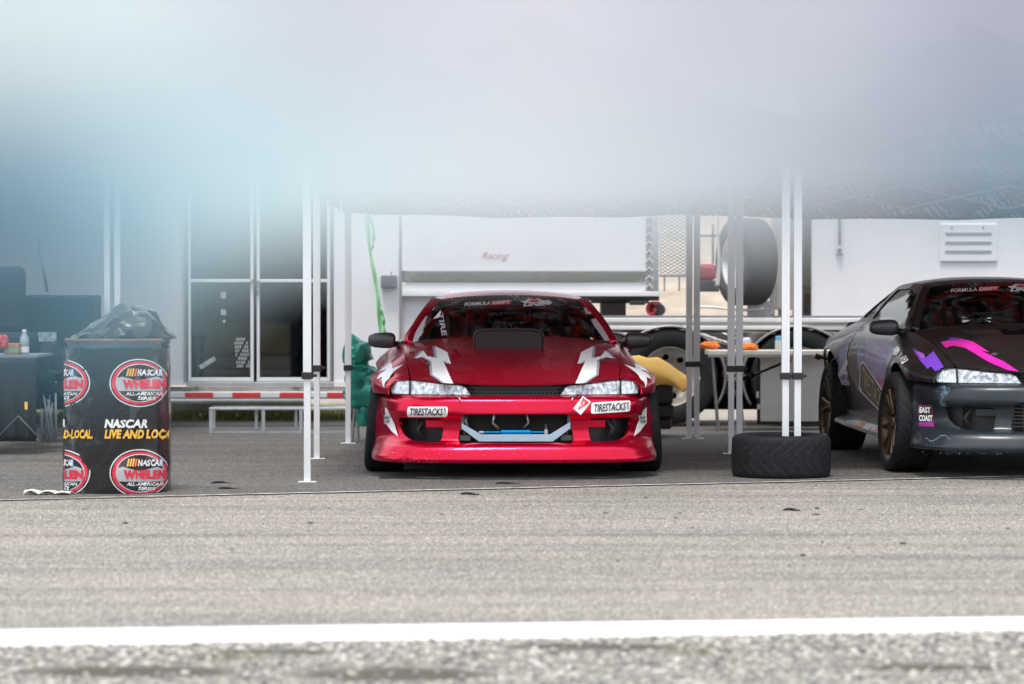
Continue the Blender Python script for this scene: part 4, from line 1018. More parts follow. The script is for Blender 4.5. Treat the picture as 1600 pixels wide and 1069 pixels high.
            vs = [(sg * (px_ + (fl_(y) if k in (2, 3) else 0)), y, pz + dz + (fl_(y) * .6 if k in (1, 2, 3) else 0)) for y in ys for k, (px_, pz) in enumerate(prof)]; n = len(prof)
            fs = [(i * n + k, i * n + (k + 1) % n, (i + 1) * n + (k + 1) % n, (i + 1) * n + k) for i in range(len(ys) - 1) for k in range(n)] + [tuple(range(n)), tuple(range((len(ys) - 1) * n, len(ys) * n))]
            sk.add(vs, fs); sk.build('side_skirt', s.pf, r, smooth=True, angle=35)
            # glasshouse side: frame with two windows
            yy = np.linspace(.60, 2.88, 30); rail = [(y, _RAIL(y)[1]) for y in yy]; belt = [(y, zt(y) + .001) for y in yy]
            W1 = [(.80, zt(.80) + .02), (1.98, zt(1.98) + .02), (1.93, _RAIL(1.93)[1] - .035), (1.5, _RAIL(1.5)[1] - .035), (1.12, _RAIL(1.12)[1] - .045), (.92, .955)]
            W2 = [(2.06, zt(2.06) + .02), (2.52, zt(2.5) + .03), (2.30, _RAIL(2.3)[1] - .05), (2.02, _RAIL(2.02)[1] - .037)]
            W1 = rounded(W1, .03); W2 = rounded(W2, .04)
            panel('window_frame', belt + rail[::-1], [W1, W2], s.f_green(sg), s.pb, r, h=.05, thick=.012, ref=fo, ring=.004)
            for wq in (W1, W2): panel('side_window', wq, [], s.f_green(sg), GLASS_S, r, h=.06, thick=0, off=-.008, ref=fo)
            # mirror
            m = MB(); rng = 14
            for i in range(rng + 1):
                pass
            vs = []; nu, nv = 18, 12
            for j in range(nv + 1):
                ph = math.pi * j / nv
                for i in range(nu):
                    th = 2 * math.pi * i / nu
                    sx = math.copysign(abs(math.sin(ph)) ** .55, 1); cx_ = math.copysign(abs(math.cos(ph)) ** .6, math.cos(ph))
                    a = math.copysign(abs(math.cos(th)) ** .7, math.cos(th)); b_ = math.copysign(abs(math.sin(th)) ** .7, math.sin(th))
                    vs.append((sg * (.852 - cx_ * .092), .72 + .055 * sx * a - .02 * cx_, .824 + dz + (.052 - .006 * -cx_) * sx * b_))
            fs = [(j * nu + i, j * nu + (i + 1) % nu, (j + 1) * nu + (i + 1) % nu, (j + 1) * nu + i) for j in range(nv) for i in range(nu)]
            m.add(vs, fs); mo = m.build('wing_mirror', MIRROR_BLACK, r, smooth=True)
            st = MB(); st.tube([(sg * .775, .72, .80 + dz), (sg * .73, .70, .795 + dz), (sg * .69, .68, .80 + dz)], [.022, .020, .026], 10); st.build('mirror_stalk', BLACK, mo, smooth=True)
            # A pillar skin between screen and side window
            pv = []; K = 14
            for k in range(K + 1):
                v = k / K; a = Vector(shield(sg, v)); yb = .60 + (1.12 - .60) * v; zb = (1 - v) * zt(.60) + v * (_RAIL(1.12)[1]) if v < 1 else _RAIL(1.12)[1]
                rx, rz = _RAIL(.58 + .54 * v); b = Vector((sg * (rx + .006), .58 + .54 * v, rz)); mid = (a + b) / 2 + Vector((sg * .012, -.012, .012))
                a = a + Vector((-sg * .030, 0, 0)); pv += [(a.x, a.y - .002, a.z + dz + .004), (mid.x, mid.y, mid.z + dz + .004), (b.x, b.y, b.z + dz)]
            ap = MB(); ap.add(pv, [(k * 3 + j, k * 3 + j + 1, k * 3 + j + 4, k * 3 + j + 3) for k in range(K) for j in (0, 1)]); o = ap.build('windscreen_pillar', s.pb, r, smooth=True)
            sm = o.modifiers.new('t', 'SOLIDIFY'); sm.thickness = .012; sm.offset = 0
        # ---- roof, screens, deck
        rx = lambda y: _RAIL(max(y, 1.08))[0]
        ro = [(-.492, 1.10), (-.25, 1.035), (0, 1.02), (.25, 1.035), (.492, 1.10)] + [(rx(y) - .001, y) for y in (1.3, 1.6, 1.9, 2.18)] + [(.3, 2.235), (0, 2.25), (-.3, 2.235)] + [(-rx(y) + .001, y) for y in (2.18, 1.9, 1.6, 1.3)]
        panel('roof', ro, [], lambda x, y: (x, y, roof_z(x, y) + dz), s.pb, r, h=.06, thick=.012, ref=lambda p: (0, 0, 1), ring=.006)
        panel('windscreen', [(-1, .0), (1, .0), (1, 1), (-1, 1)], [], s.f_shield, glass, r, h=.07, thick=0, ref=lambda p: (0, -1, 1))
        panel('sun_strip', [(-.97, .80), (.97, .80), (.97, .995), (-.97, .995)], [], s.f_shield, mat('dark_sun_strip', (.035, .012, .018), .25, coat=.5), r, h=.05, thick=0, off=-.004, ref=lambda p: (0, -1, 1))
        tr = MB()
        edge = [Vector(shield(a, 0)) for a in np.linspace(-1, 1, 25)]; tr.tube([p + Vector((0, -.004, dz + .003)) for p in edge], .007, 6); tr.build('screen_seal', BLACK_M, r, smooth=True)
        rg = [(-.50, 2.26), (0, 2.27), (.50, 2.26), (.545, 2.5), (.60, 2.8), (.40, 2.89), (0, 2.91), (-.40, 2.89), (-.60, 2.8), (-.545, 2.5)]
        panel('rear_window', rg, [], lambda x, y: (x, y, rear_z(x, y) + dz), glass, r, h=.08, thick=0, ref=lambda p: (0, .5, 1))
        panel('boot_lid', [(-.64, 2.9), (0, 2.92), (.64, 2.9), (.62, 3.40), (-.62, 3.40)], [], lambda x, y: (x, y, deck_z(x, y) + dz), s.pb, r, h=.08, thick=.012, ref=lambda p: (0, 0, 1))
        rb = MB()
        prof = [(3.36, .26), (3.52, .24), (3.56, .40), (3.55, .58), (3.44, .62), (3.42, .80)]; xs = [-.80, -.74, -.5, 0, .5, .74, .80]
        ins = [.16, .05, .01, 0, .01, .05, .16]
        vs = [(x * (1 - .75 * max(0, z - .56)), y - i_, z + dz) for x, i_ in zip(xs, ins) for y, z in prof]; n = len(prof)
        rb.add(vs, [(i * n + k, i * n + k + 1, (i + 1) * n + k + 1, (i + 1) * n + k) for i in range(len(xs) - 1) for k in range(n - 1)]); rb.build('rear_bumper', s.pf, r, smooth=True)
        # ---- cabin
        db = MB(); db.bx(-.66, .66, .62, .90, .60 + dz, .80 + dz); db.build('dashboard', mat('dash_cloth', (.03, .028, .03), .8), r, bevel=.04)
        for cx in (-.34, .34):
            st = MB()
            vs, fs = sag_grid(8, 10, lambda a, b: (cx + (a - .5) * (.50 - .14 * b), 1.72 + .18 * b - .10 * (abs(a - .5) * 2) ** 2, .42 + dz + .60 * b)); st.add(vs, fs)
            so = st.build('seat', seat, r, smooth=True, fix=False); q = so.modifiers.new('t', 'SOLIDIFY'); q.thickness = .06
            hn = MB()
            for k in (-1, 1): hn.tube([(cx + k * .07, 1.63, .98 + dz), (cx + k * .06, 1.58, .80 + dz), (cx + k * .03, 1.55, .60 + dz)], .018, 6)
            hn.build('harness', RPRINT if cx > 0 else mat('pale_harness', (.5, .48, .48), .7), so, smooth=True)
        sw = MB(); sw.tube([(.34 + .16 * math.cos(a), 1.05 + .05 * math.sin(a), .79 + dz + .14 * math.sin(a)) for a in np.linspace(0, 2 * math.pi, 25)], .014, 8); sw.tube([(.19, 1.05, .79 + dz), (.49, 1.05, .79 + dz)], .012, 6); sw.build('steering_wheel', BLACK, r, smooth=True)
        cg = MB(); H = lambda sg, y: (sg * (_RAIL(y)[0] - .05), y, _RAIL(y)[1] + dz - .045)
        cg.tube([(-.60, 1.72, .30 + dz), (-.60, 1.74, .72 + dz), H(-1, 1.76), (-.30, 1.76, 1.105 + dz), (.30, 1.76, 1.105 + dz), H(1, 1.76), (.60, 1.74, .72 + dz), (.60, 1.72, .30 + dz)], .02, 8)
        for sg in (-1, 1): cg.tube([(sg * .60, .72, .40 + dz), (sg * .605, .74, .80 + dz), H(sg, 1.12), H(sg, 1.4), H(sg, 1.76)], .019, 8); cg.tube([H(sg, 1.76), (sg * .40, 2.75, .80 + dz)], .018, 8)
        cg.tube([(-.58, 1.74, .60 + dz), (.44, 1.76, 1.05 + dz)], .018, 8); cg.tube([(.58, 1.78, .60 + dz), (-.44, 1.79, 1.05 + dz)], .018, 8); cg.tube([(-.45, 1.12, 1.045 + dz), (.45, 1.12, 1.045 + dz)], .018, 8)
        cg.build('roll_cage', mat('cage_paint', (.10, .09, .10), .4), r, smooth=True)
        # ---- wheels
        for sg in (-1, 1):
            make_wheel(r, sg * track[0], 0, .315, .320, .245, sg, camber[0], rim, steer=camber[2])
            make_wheel(r, sg * track[1], 2.525, .317, .318, .265, sg, camber[1], rim)
    # ---- decals measured on the photograph, laid on the real surface
    def finish(s):
        """the body stands nose-down on its springs"""
        def walk(o):
            for c in o.children:
                if c.name.split('.')[0] == 'wheel': continue
                if c.type == 'MESH':
                    for v in c.data.vertices: v.co.z += s.rake * v.co.y
                walk(c)
        walk(s.root)
    def grid(s, key, fn, us, vs, sc):
        if key in s.grids: return s.grids[key]
        U, V = np.meshgrid(np.linspace(*us, 150), np.linspace(*vs, 150), indexing='ij')
        P = np.array([fn(a, b) for a, b in zip(U.ravel(), V.ravel())]); Wd = np.c_[P, np.ones(len(P))] @ s.M.T
        px = np.c_[800 + Wd[:, 0] * F / Wd[:, 1], HY + (CAM_H - Wd[:, 2]) * F / Wd[:, 1]]
        s.grids[key] = (U.ravel(), V.ravel(), px, fn); return s.grids[key]
    def inv(s, g, pts):
        U, V, px, fn = g; out = []
        def proj(u, v):
            p = s.M @ np.array([*fn(u, v), 1]); return np.array([800 + p[0] * F / p[1], HY + (CAM_H - p[2]) * F / p[1]])
        for q in pts:
            i = int(((px - np.array(q)) ** 2).sum(1).argmin()); u, v = U[i], V[i]
            for _ in range(3):
                e = np.array(q) - proj(u, v); h = 1e-3
                J = np.c_[(proj(u + h, v) - proj(u, v)) / h, (proj(u, v + h) - proj(u, v)) / h]
                if abs(np.linalg.det(J)) < 1e-3: break
                du = np.linalg.solve(J, e)
                if np.abs(du).max() > .05: break
                u, v = u + du[0], v + du[1]
            out.append((u, v))
        return out
    def surf(s, k):
        if k == 'bumper': return s.grid(k, s.f_bump, (-.96, .96), (.11, .511), 1), (lambda p: (p[0], -1.2, .15))
        if k == 'hood': return s.grid(k, s.f_hood, (-.69, .69), (-.79, .45), 1), (lambda p: (0, -.3, 1))
        if k == 'shield': return s.grid(k, s.f_shield, (-.99, .99), (.02, .99), 1), (lambda p: (0, -1, 1))
        sg = -1 if k[-1] == 'L' else 1
        if k[:5] == 'front': return s.grid(k, s.f_side(sg), (-.60, .72), (.42, .80), 1), (lambda p: (p[0], 0, .3))
        if k[:4] == 'door': return s.grid(k, s.f_side(sg), (.20, 2.02), (.21, .83), 1), (lambda p: (p[0], 0, .3))
        if k[:4] == 'rear': return s.grid(k, s.f_side(sg), (2.05, 3.3), (.21, .86), 1), (lambda p: (p[0], 0, .3))
    def poly(s, name, where, pts, m, off=.0016, rnd=0., h=.016, parent=None):
        g, ref = s.surf(where)
        if rnd: pts = rounded(pts, rnd)
        c = s.inv(g, resample(pts, 8))
        return panel(name, c, [], g[3], m, parent or s.root, h=h, thick=0, off=off, ref=ref)
    def text(s, name, where, txt, quad, m, off=.0026, parent=None, **k):
        g, ref = s.surf(where); V, T, a = text2d(txt, **k); q = quad_map(quad)
        c = s.inv(g, [q(u, v) for u, v in V]); vv, ff = surf_mesh(c, T, g[3], ref, off)
        me = bpy.data.meshes.new(name); me.from_pydata(vv, [], ff); return link_mesh(name, me, m, parent or s.root)
def mirror_pts(p, c): return [(2 * c - x, y) for x, y in p]
SEAT_RW = mat('red_white_seat', (.62, .03, .04), .7, var=.9, vscale=7, vary2=(.75, .70, .70))
# ================================================================== red car
red = Car('racing_car', .005, 18.4, 1.3, 0., 0., RED, RED, SILVERW, 'candy red drift car with white arrow graphics on its hood and a black hood scoop', (.795, .80), (5.5, 3, 0), SEAT_RW)
r = red.root
arrow = [(679.5, 541), (699, 551), (704.8, 569.6), (692, 563.7), (698, 577), (708, 600), (694.7, 599), (680.4, 589), (676, 586.5), (673.6, 564.6), (661, 558), (649, 561), (661, 548), (667.7, 557), (683, 560.4)]
for q, nm in ((arrow, 1), (mirror_pts(arrow, 803.5), 2)):
    d = -4 if nm == 1 else 4
    red.poly('arrow_outline', 'hood', [(x + d * 1.25, y + .6) for x, y in q], BPRINT, .0012)
    red.poly('arrow_shadow', 'hood', [(x + d, y) for x, y in q], GPRINT, .0018)
    red.poly('arrow_graphic', 'hood', q, WPRINT, .0026)
zig = [(593, 576), (600, 573), (606, 585), (608, 577), (613, 590), (616, 604), (611, 608), (606, 597), (602, 600), (596, 586)]
zz = [(-.08, .700), (-.22, .684), (-.33, .664), (-.31, .688), (-.42, .645), (-.52, .608), (-.57, .548), (-.49, .582), (-.42, .612), (-.38, .596), (-.30, .655), (-.22, .640)]
for sg in (-1, 1): panel('zigzag_graphic', zz, [], red.f_side(sg), WPRINT, r, h=.014, thick=0, off=.003, ref=lambda p: (p[0], 0, .3))
zl = [(602, 636), (606, 640), (617, 664), (622, 682), (612, 674), (602, 660)]
for q in (zl, mirror_pts(zl, 806)):
    red.poly('bumper_zigzag', 'bumper', q, WPRINT, .002, h=.02)
# sponsor stickers on the bumper
for (x0, y0, x1, y1, sl) in ((636, 635.5, 700, 651.5, .0), (923, 627, 985, 646, -3.0)):
    st = red.poly('sponsor_sticker', 'bumper', [(x0, y1 - sl * .3), (x0 + 1, y0 - sl * .8), (x1, y0 + sl * .4), (x1 - 1, y1 + sl)], WPRINT, .0022, rnd=4)
    red.text('lettering', 'bumper', 'TIRESTACKS', [(x0 + 4.5, y1 - 2.6 - sl * .3), (x1 - 8.5, y1 - 2.6 + sl * .8), (x1 - 7.5, y0 + 2.6 + sl * .2), (x0 + 5.5, y0 + 2.6 - sl * .8)], BPRINT, .0062, parent=st, bold=.02, shear=.08)
    red.text('lettering', 'bumper', '.COM', [(x1 - 3, y1 - 3 + sl), (x1 - 3, y0 + 3 + sl * .4), (x1 - 6.4, y0 + 3 + sl * .4), (x1 - 6.4, y1 - 3 + sl)], BPRINT, .0062, parent=st, bold=.02)
dm = red.poly('diamond_sticker', 'bumper', [(910.5, 619.5), (923.2, 628.5), (907.2, 648.8), (895.7, 638.2)], WPRINT, .0030, h=.02)
red.poly('red_triangle', 'bumper', [(910.3, 622), (921, 629.5), (902.5, 641.5)], RPRINT, .0050, h=.02, parent=dm)
red.text('lettering', 'bumper', 'TOP', [(907.5, 638.5), (914.5, 629.5), (911.8, 627.0), (904.5, 635.5)], WPRINT, .0080, parent=dm, bold=.02)
for cx, cy in ((605, 655), (1003, 655)):
    e = red.poly('east_coast_sticker', 'bumper', [(cx - 5, cy - 6), (cx + 5, cy - 5), (cx + 6, cy + 8), (cx - 4, cy + 7)], WPRINT, .003, h=.012)
    red.text('lettering', 'bumper', 'EAST', [(cx - 4, cy), (cx + 4.5, cy + .6), (cx + 4.5, cy - 4.4), (cx - 4, cy - 5)], BPRINT, .0070, parent=e, bold=.03)
    red.text('lettering', 'bumper', 'COAST', [(cx - 4, cy + 6), (cx + 5, cy + 6.8), (cx + 5, cy + 1.8), (cx - 4, cy + 1)], BPRINT, .0070, parent=e, bold=.03)
# windscreen lettering
red.text('windscreen_lettering', 'shield', 'FORMULA', [(725.5, 479), (766.5, 476.5), (766.5, 471.2), (726.5, 473.2)], WPRINT, .003, bold=.02, shear=.1)
red.poly('red_patch', 'shield', [(768, 477.5), (798, 475.8), (800, 469.2), (768, 470.8)], RPRINT, .002)
red.text('windscreen_lettering', 'shield', 'DRIFT', [(769.5, 476.3), (797.5, 474.6), (798, 470), (769.5, 471.6)], WPRINT, .0035, bold=.035, shear=.1)
def link_logo(car, x, y, m=WPRINT):
    b = car.poly('cat_emblem', 'shield', [(x, y - 4), (x + 8, y - 5), (x + 12, y - 8), (x + 22, y - 7), (x + 28, y - 8), (x + 36, y - 5), (x + 45, y - 6), (x + 50, y - 1), (x + 44, y + 2), (x + 30, y - 1), (x + 16, y - 1), (x + 6, y - 1)], m, .002)
    car.poly('emblem_face', 'shield', [(x + 12, y - 3), (x + 16, y - 6), (x + 28, y - 6), (x + 30, y - 2.6), (x + 20, y - 2)], RPRINT, .003, parent=b)
    car.text('lettering', 'shield', 'LINK', [(x + 4, y + 4.5), (x + 40, y + 3.5), (x + 42, y - 1.6), (x + 5, y - 1.2)], m, .004, parent=b, bold=.05, shear=.15)
link_logo(red, 813, 475)
nb = red.poly('number_sticker', 'shield', [(912, 482), (930, 481), (935, 490), (916, 491)], WPRINT, .003)
red.text('lettering', 'shield', '13', [(918, 489.6), (930, 489), (928, 483), (916, 483.6)], RPRINT, .007, parent=nb, bold=.03)
red.text('windscreen_lettering', 'shield', 'TIRE S', [(684, 490), (693, 540), (701, 537), (692, 489)], mat('pale_decal', (.42, .40, .44), .5), .003, bold=.03, shear=.1)
STRIPW = mat('pale_film', (.45, .42, .46), .5)
red.poly('screen_decal', 'shield', [(643, 541), (650, 541), (664, 506), (668, 494), (661, 496), (650, 518)], STRIPW, .003)
red.poly('screen_decal', 'shield', [(677, 499), (688, 486), (690, 487), (686, 497)], WPRINT, .003)
red.poly('screen_decal', 'shield', [(924, 500), (932, 497), (944, 512), (955, 532), (945, 533), (932, 515)], STRIPW, .003)
# hood pins and washer marks
for cx, cy in ((668, 570), (643, 549), (940, 564), (952, 541)):
    q = red.poly('hood_pin', 'hood', [(cx - 4, cy), (cx - 2, cy - 2.2), (cx + 3, cy - 2.4), (cx + 5, cy - .4), (cx + 2, cy + 2), (cx - 2, cy + 2)], ALU, .006, h=.02)
# black intake scoop through the hood
sc = MB(); vs = []
secs = [(-.02, .80, .74, .90), (.02, .94, .752, .906), (.16, 1.0, .76, .912), (.27, .96, .78, .905), (.30, .80, .80, .89)]
n = 28
for (y, k, z0, z1) in secs:
    for i in range(n):
        a = 2 * math.pi * i / n; cx = math.copysign(abs(math.cos(a)) ** .38, math.cos(a)); cz = math.copysign(abs(math.sin(a)) ** .45, math.sin(a))
        vs.append((-.025 + cx * .222 * k ** .3, y, (z0 + z1) / 2 + cz * (z1 - z0) / 2 * (k ** .5)))
fs = [(j * n + i, j * n + (i + 1) % n, (j + 1) * n + (i + 1) % n, (j + 1) * n + i) for j in range(len(secs) - 1) for i in range(n)] + [tuple(range(n)), tuple(range((len(secs) - 1) * n, len(secs) * n))]
sc.add(vs, fs); sco = sc.build('hood_scoop', mat('ribbed_black_filter', (.014, .012, .013), .75, bump=.4, bscale=90), r, smooth=True, angle=40)
lp = MB(); lp.tube([(-.025 + math.copysign(abs(math.cos(a)) ** .38, math.cos(a)) * .222, .012, .829 + math.copysign(abs(math.sin(a)) ** .45, math.sin(a)) * .077) for a in np.linspace(0, 2 * math.pi, 41)], .005, 6); lp.build('scoop_rim', BLACK, sco, smooth=True)
en = MB(); en.bx(-.10, .12, .0, .20, .70, .762); en.bx(-.18, -.14, .02, .06, .74, .770); en.bx(.15, .18, .02, .05, .74, .772); en.build('engine_cover', ALU, r, bevel=.01)
# raised wedge on the hood
wd = MB(); x0, x1, y0, y1 = -.40, -.345, -.36, -.14
wv = [Vector((-.385, -.15, hood_z(-.385, -.15) + .030)), Vector((-.40, -.31, hood_z(-.40, -.31))), Vector((-.335, -.22, hood_z(-.335, -.22) + .002)), Vector((-.36, -.02, hood_z(-.36, -.02)))]
wd.add(wv, [(0, 1, 2), (0, 2, 3), (0, 3, 1)]); wd.build('hood_wedge', RED, r)
# bumper bar, intercooler, blue pipe
bar_t = [(-.332, .345), (-.212, .275), (.208, .275), (.332, .352)]; bar_b = [(.332, .312), (.226, .232), (-.226, .232), (-.332, .312)]
b = MB(); b.prism(bar_t + bar_b, -.845, -.835); b.prism([(-.332, .345), (-.212, .275), (.208, .275), (.332, .352), (.332, .346), (.208, .269), (-.212, .269), (-.332, .339)], -.835, -.80)
b.build('crash_bar', mat('raw_aluminium_bar', (.50, .60, .74), .42, .7, var=.15, vscale=7), r, bevel=.002)
tb = MB(); tb.tube([(-.20, -.80, .288), (-.075, -.80, .288)], .009, 10); tb.tube([(.06, -.80, .288), (.19, -.80, .288)], .009, 10); tb.tube([(-.095, -.80, .29), (-.09, -.80, .29), (.09, -.80, .29), (.095, -.80, .29)], [.012, .020, .020, .012], 14)
pb_ = tb.build('steering_rack_pipe', mat('anodised_blue', (.01, .30, .62), .22, .9), r, smooth=True, angle=40)
fx = MB(); fx.tube([(-.225, -.80, .288), (-.198, -.80, .288)], .011, 10); fx.bx(.175, .195, -.815, -.79, .278, .305); fx.tube([(.185, -.80, .30), (.185, -.78, .335)], .006, 6); fx.build('pipe_fitting', ALU, pb_, smooth=True, angle=40)
ho = MB(); ho.tube([(-.13, -.715, .39), (-.14, -.73, .34), (-.10, -.735, .30)], .010, 8); ho.tube([(.07, -.715, .39), (.08, -.73, .34), (.05, -.735, .31)], .008, 8)
ho.tube([(-.30, -.76, .40), (-.31, -.78, .36), (-.29, -.77, .30)], .012, 8); ho.build('hose', STEEL, r, smooth=True)
for sg in (-1, 1):
    br = MB(); br.bx(sg * .335 - .02, sg * .335 + .02, -.82, -.74, .30, .39); br.bx(sg * .31 - .035, sg * .31 + .035, -.80, -.72, .235, .27); br.tube([(sg * .31, -.79, .31), (sg * .31, -.78, .26)], .012, 8)
    br.build('radiator_bracket', mat('dull_bracket', (.16, .17, .17), .5, .5, var=.3), r, bevel=.003)
hk = MB()
for sg in (-1, 1):
    hk.tube([(sg * .42, -.70, .515), (sg * .37, -.79, .517), (sg * .345, -.868, .500), (sg * .34, -.885, .485)], .0045, 7)
hk.build('bumper_hook', ALU, r, smooth=True)

chipm = mat('stone_chips', (.62, .45, .48), .7); random.seed(9)
g, ref = red.surf('bumper'); V = []; Fc = []
for i in range(130):
    px_ = random.uniform(592, 1020) if i % 2 else random.uniform(610, 690); py_ = random.choice((random.uniform(716, 724), random.uniform(716, 724), random.uniform(700, 716))); s_ = random.uniform(.3, .9)
    c = red.inv(g, [(px_, py_), (px_ + s_ * 1.8, py_ + s_ * .2), (px_ + s_ * .8, py_ + s_ * .7)]); v, f = surf_mesh(c, [(0, 1, 2)], g[3], ref, .002); Fc += [tuple(q + len(V) for q in t_) for t_ in f]; V += v
me = bpy.data.meshes.new('stone_chips'); me.from_pydata(V, [], Fc); link_mesh('stone_chips', me, chipm, r)['kind'] = 'stuff'

# ================================================================== black car
blk = Car('racing_car', 3.351, 18.4, 3.0, .078, .010, BLKP, GREYP, BRONZE, 'black and slate grey drift car with magenta streak on its hood, half out of frame', (.835, .815), (2.5, 2, 1.5), SEAT_RW)
k = blk.root
blk.poly('purple_zigzag', 'frontL', [(1425, 544), (1444, 553), (1446, 560), (1459, 549), (1475, 574), (1462, 581), (1455, 573), (1450, 577), (1440, 566)], PURPLE, .002)
blk.poly('violet_zigzag', 'frontL', [(1430, 548), (1444, 554), (1446, 561), (1440, 560)], VIOLET, .003)
blk.poly('magenta_streak', 'hood', [(1470, 535), (1500, 529), (1520, 534), (1547, 551), (1532, 548), (1570, 566), (1592, 581), (1575, 579), (1545, 566), (1510, 545), (1490, 540), (1478, 544)], MAGENTA, .002)
blk.poly('dark_pink_streak', 'hood', [(1472, 536), (1500, 538), (1512, 545), (1490, 541), (1478, 543)], MAGENTA_D, .003)
blk.poly('violet_tip', 'hood', [(1480, 529), (1492, 528), (1500, 531), (1486, 533)], PURPLE, .003)
blk.poly('hood_pin', 'hood', [(1547, 556), (1553, 552), (1560, 554), (1556, 557)], ALU, .006)
e = blk.poly('east_coast_sticker', 'bumper', [(1436, 633), (1457, 634), (1460, 667), (1437, 666)], MAGENTA_D, .002, h=.02)
blk.poly('black_field', 'bumper', [(1437, 634), (1456.5, 635), (1459, 660), (1437.5, 660)], BPRINT, .003, h=.02, parent=e)
blk.text('lettering', 'bumper', 'EAST', [(1438, 645.5), (1456, 646), (1455, 636.5), (1438.5, 636)], WPRINT, .006, parent=e, bold=.04)
blk.text('lettering', 'bumper', 'COAST', [(1437.5, 658.5), (1458.5, 659), (1458.5, 649), (1437.5, 648.5)], WPRINT, .006, parent=e, bold=.04)
blk.text('lettering', 'bumper', 'DRIFTING', [(1438.5, 665), (1458.5, 665.6), (1458, 661.6), (1438, 661.2)], PURPLE, .006, parent=e, bold=.02)
random.seed(5)
scf = mat('scuffed_blue_primer', (.22, .33, .44), .7)
g, ref = blk.surf('bumper'); V = []; Fc = []
for i in range(260):
    t = random.random(); px_ = 1474 + random.gauss(0, 3.2) + 3 * math.sin(t * 7); py_ = 603 + t * 32
    s_ = random.uniform(.3, 1.3); quad = [(px_, py_), (px_ + s_ * random.uniform(.5, 1.6), py_ + s_ * .2), (px_ + s_, py_ + s_ * 1.2)]
    c = blk.inv(g, quad); v, f = surf_mesh(c, [(0, 1, 2)], g[3], ref, .002); Fc += [tuple(q + len(V) for q in t_) for t_ in f]; V += v
for i in range(90):
    px_ = random.uniform(1425, 1600); py_ = (706 + random.random() * 4) if i % 3 else random.uniform(680, 704); s_ = random.uniform(.3, 1.2)
    c = blk.inv(g, [(px_, py_), (px_ + s_ * 1.6, py_ + s_ * .2), (px_ + s_ * .8, py_ + s_ * .8)]); v, f = surf_mesh(c, [(0, 1, 2)], g[3], ref, .002); Fc += [tuple(q + len(V) for q in t_) for t_ in f]; V += v
for a, b2 in zip([(1448, 684), (1455, 690), (1463, 687), (1470, 681), (1478, 680), (1484, 685)], [(1455, 690), (1463, 687), (1470, 681), (1478, 680), (1484, 685), (1486, 688)]):
    c = blk.inv(g, [a, b2, (b2[0], b2[1] + .7), (a[0], a[1] + .7)]); v, f = surf_mesh(c, [(0, 1, 2), (0, 2, 3)], g[3], ref, .002); Fc += [tuple(q + len(V) for q in t_) for t_ in f]; V += v
me = bpy.data.meshes.new('paint_scuff'); me.from_pydata(V, [], Fc); link_mesh('paint_scuff', me, scf, k)['kind'] = 'stuff'
blk.text('windscreen_lettering', 'shield', 'FORMULA', [(1485.5, 457.5), (1527, 455.5), (1526.5, 450), (1485.5, 452)], WPRINT, .003, bold=.02, shear=.1)
blk.poly('red_patch', 'shield', [(1529, 456), (1560, 454.5), (1561, 447.8), (1529, 449)], RPRINT, .002)
blk.text('windscreen_lettering', 'shield', 'DRIFT', [(1530, 455), (1559, 453.6), (1559, 448.8), (1530, 450)], WPRINT, .0035, bold=.035, shear=.1)
link_logo(blk, 1574, 452)
# door and quarter artwork
GOLD = mat('pale_gold_vinyl', (.55, .45, .25), .45); ARTB = mat('slate_art_vinyl', (.20, .34, .50), .4, coat=.2, var=.8, vscale=9, vary2=(.34, .10, .40))
blk.poly('door_artwork', 'doorL', [(1340, 540), (1352, 530), (1385, 532), (1400, 545), (1386, 575), (1380, 605), (1352, 590), (1340, 575)], ARTB, .002)
blk.poly('door_artwork', 'doorL', [(1344, 535), (1352, 534), (1352, 560), (1345, 568)], BLUEV, .003)
blk.poly('door_artwork', 'doorL', [(1372, 588), (1386, 600), (1383, 612), (1374, 600)], MAGENTA_D, .003)
frame = blk.poly('sponsor_panel', 'doorL', [(1345, 566), (1350, 565), (1384, 615), (1382, 650), (1346, 613), (1343, 606)], WPRINT, .003)
blk.poly('panel_field', 'doorL', [(1346, 570), (1350, 568), (1382, 616), (1380.5, 645), (1348, 612), (1345, 604)], BPRINT, .004, parent=frame)
blk.text('lettering', 'doorL', 'TIRESTACKS', [(1347, 607), (1380.5, 641), (1381.5, 617), (1349, 571)], GOLD, .0055, parent=frame, bold=.01)
rc = blk.poly('quarter_artwork', 'rearL', [(1312, 551), (1332, 530), (1338, 531), (1338, 560), (1334, 600), (1330, 603), (1309, 596)], ARTB, .002)
blk.text('lettering', 'rearL', 'Races', [(1305, 600), (1335, 604), (1335, 592), (1308, 588)], WPRINT, .004, parent=rc, bold=.03)
blk.poly('white_bolt', 'rearL', [(1306, 592), (1326, 556), (1328, 560), (1322, 580), (1330, 582), (1330, 587), (1318, 585), (1311, 594)], WPRINT, .004, parent=rc)
blk.poly('blue_edge', 'rearL', [(1298, 566), (1320, 549), (1324, 545), (1306, 556)], BLUEV, .003)
bd = blk.poly('fender_badge', 'doorL', [(1397, 545), (1404, 541), (1407, 548), (1402, 556), (1396, 555)], WPRINT, .004, h=.02)
blk.poly('fender_badge', 'frontL', [(1405, 561), (1417, 556), (1420, 563), (1410, 570)], WPRINT, .004, h=.02)
blk.text('lettering', 'frontL', 'RACE', [(1408, 568), (1418.5, 563.5), (1417, 558), (1406, 562)], BPRINT, .0055, bold=.03)
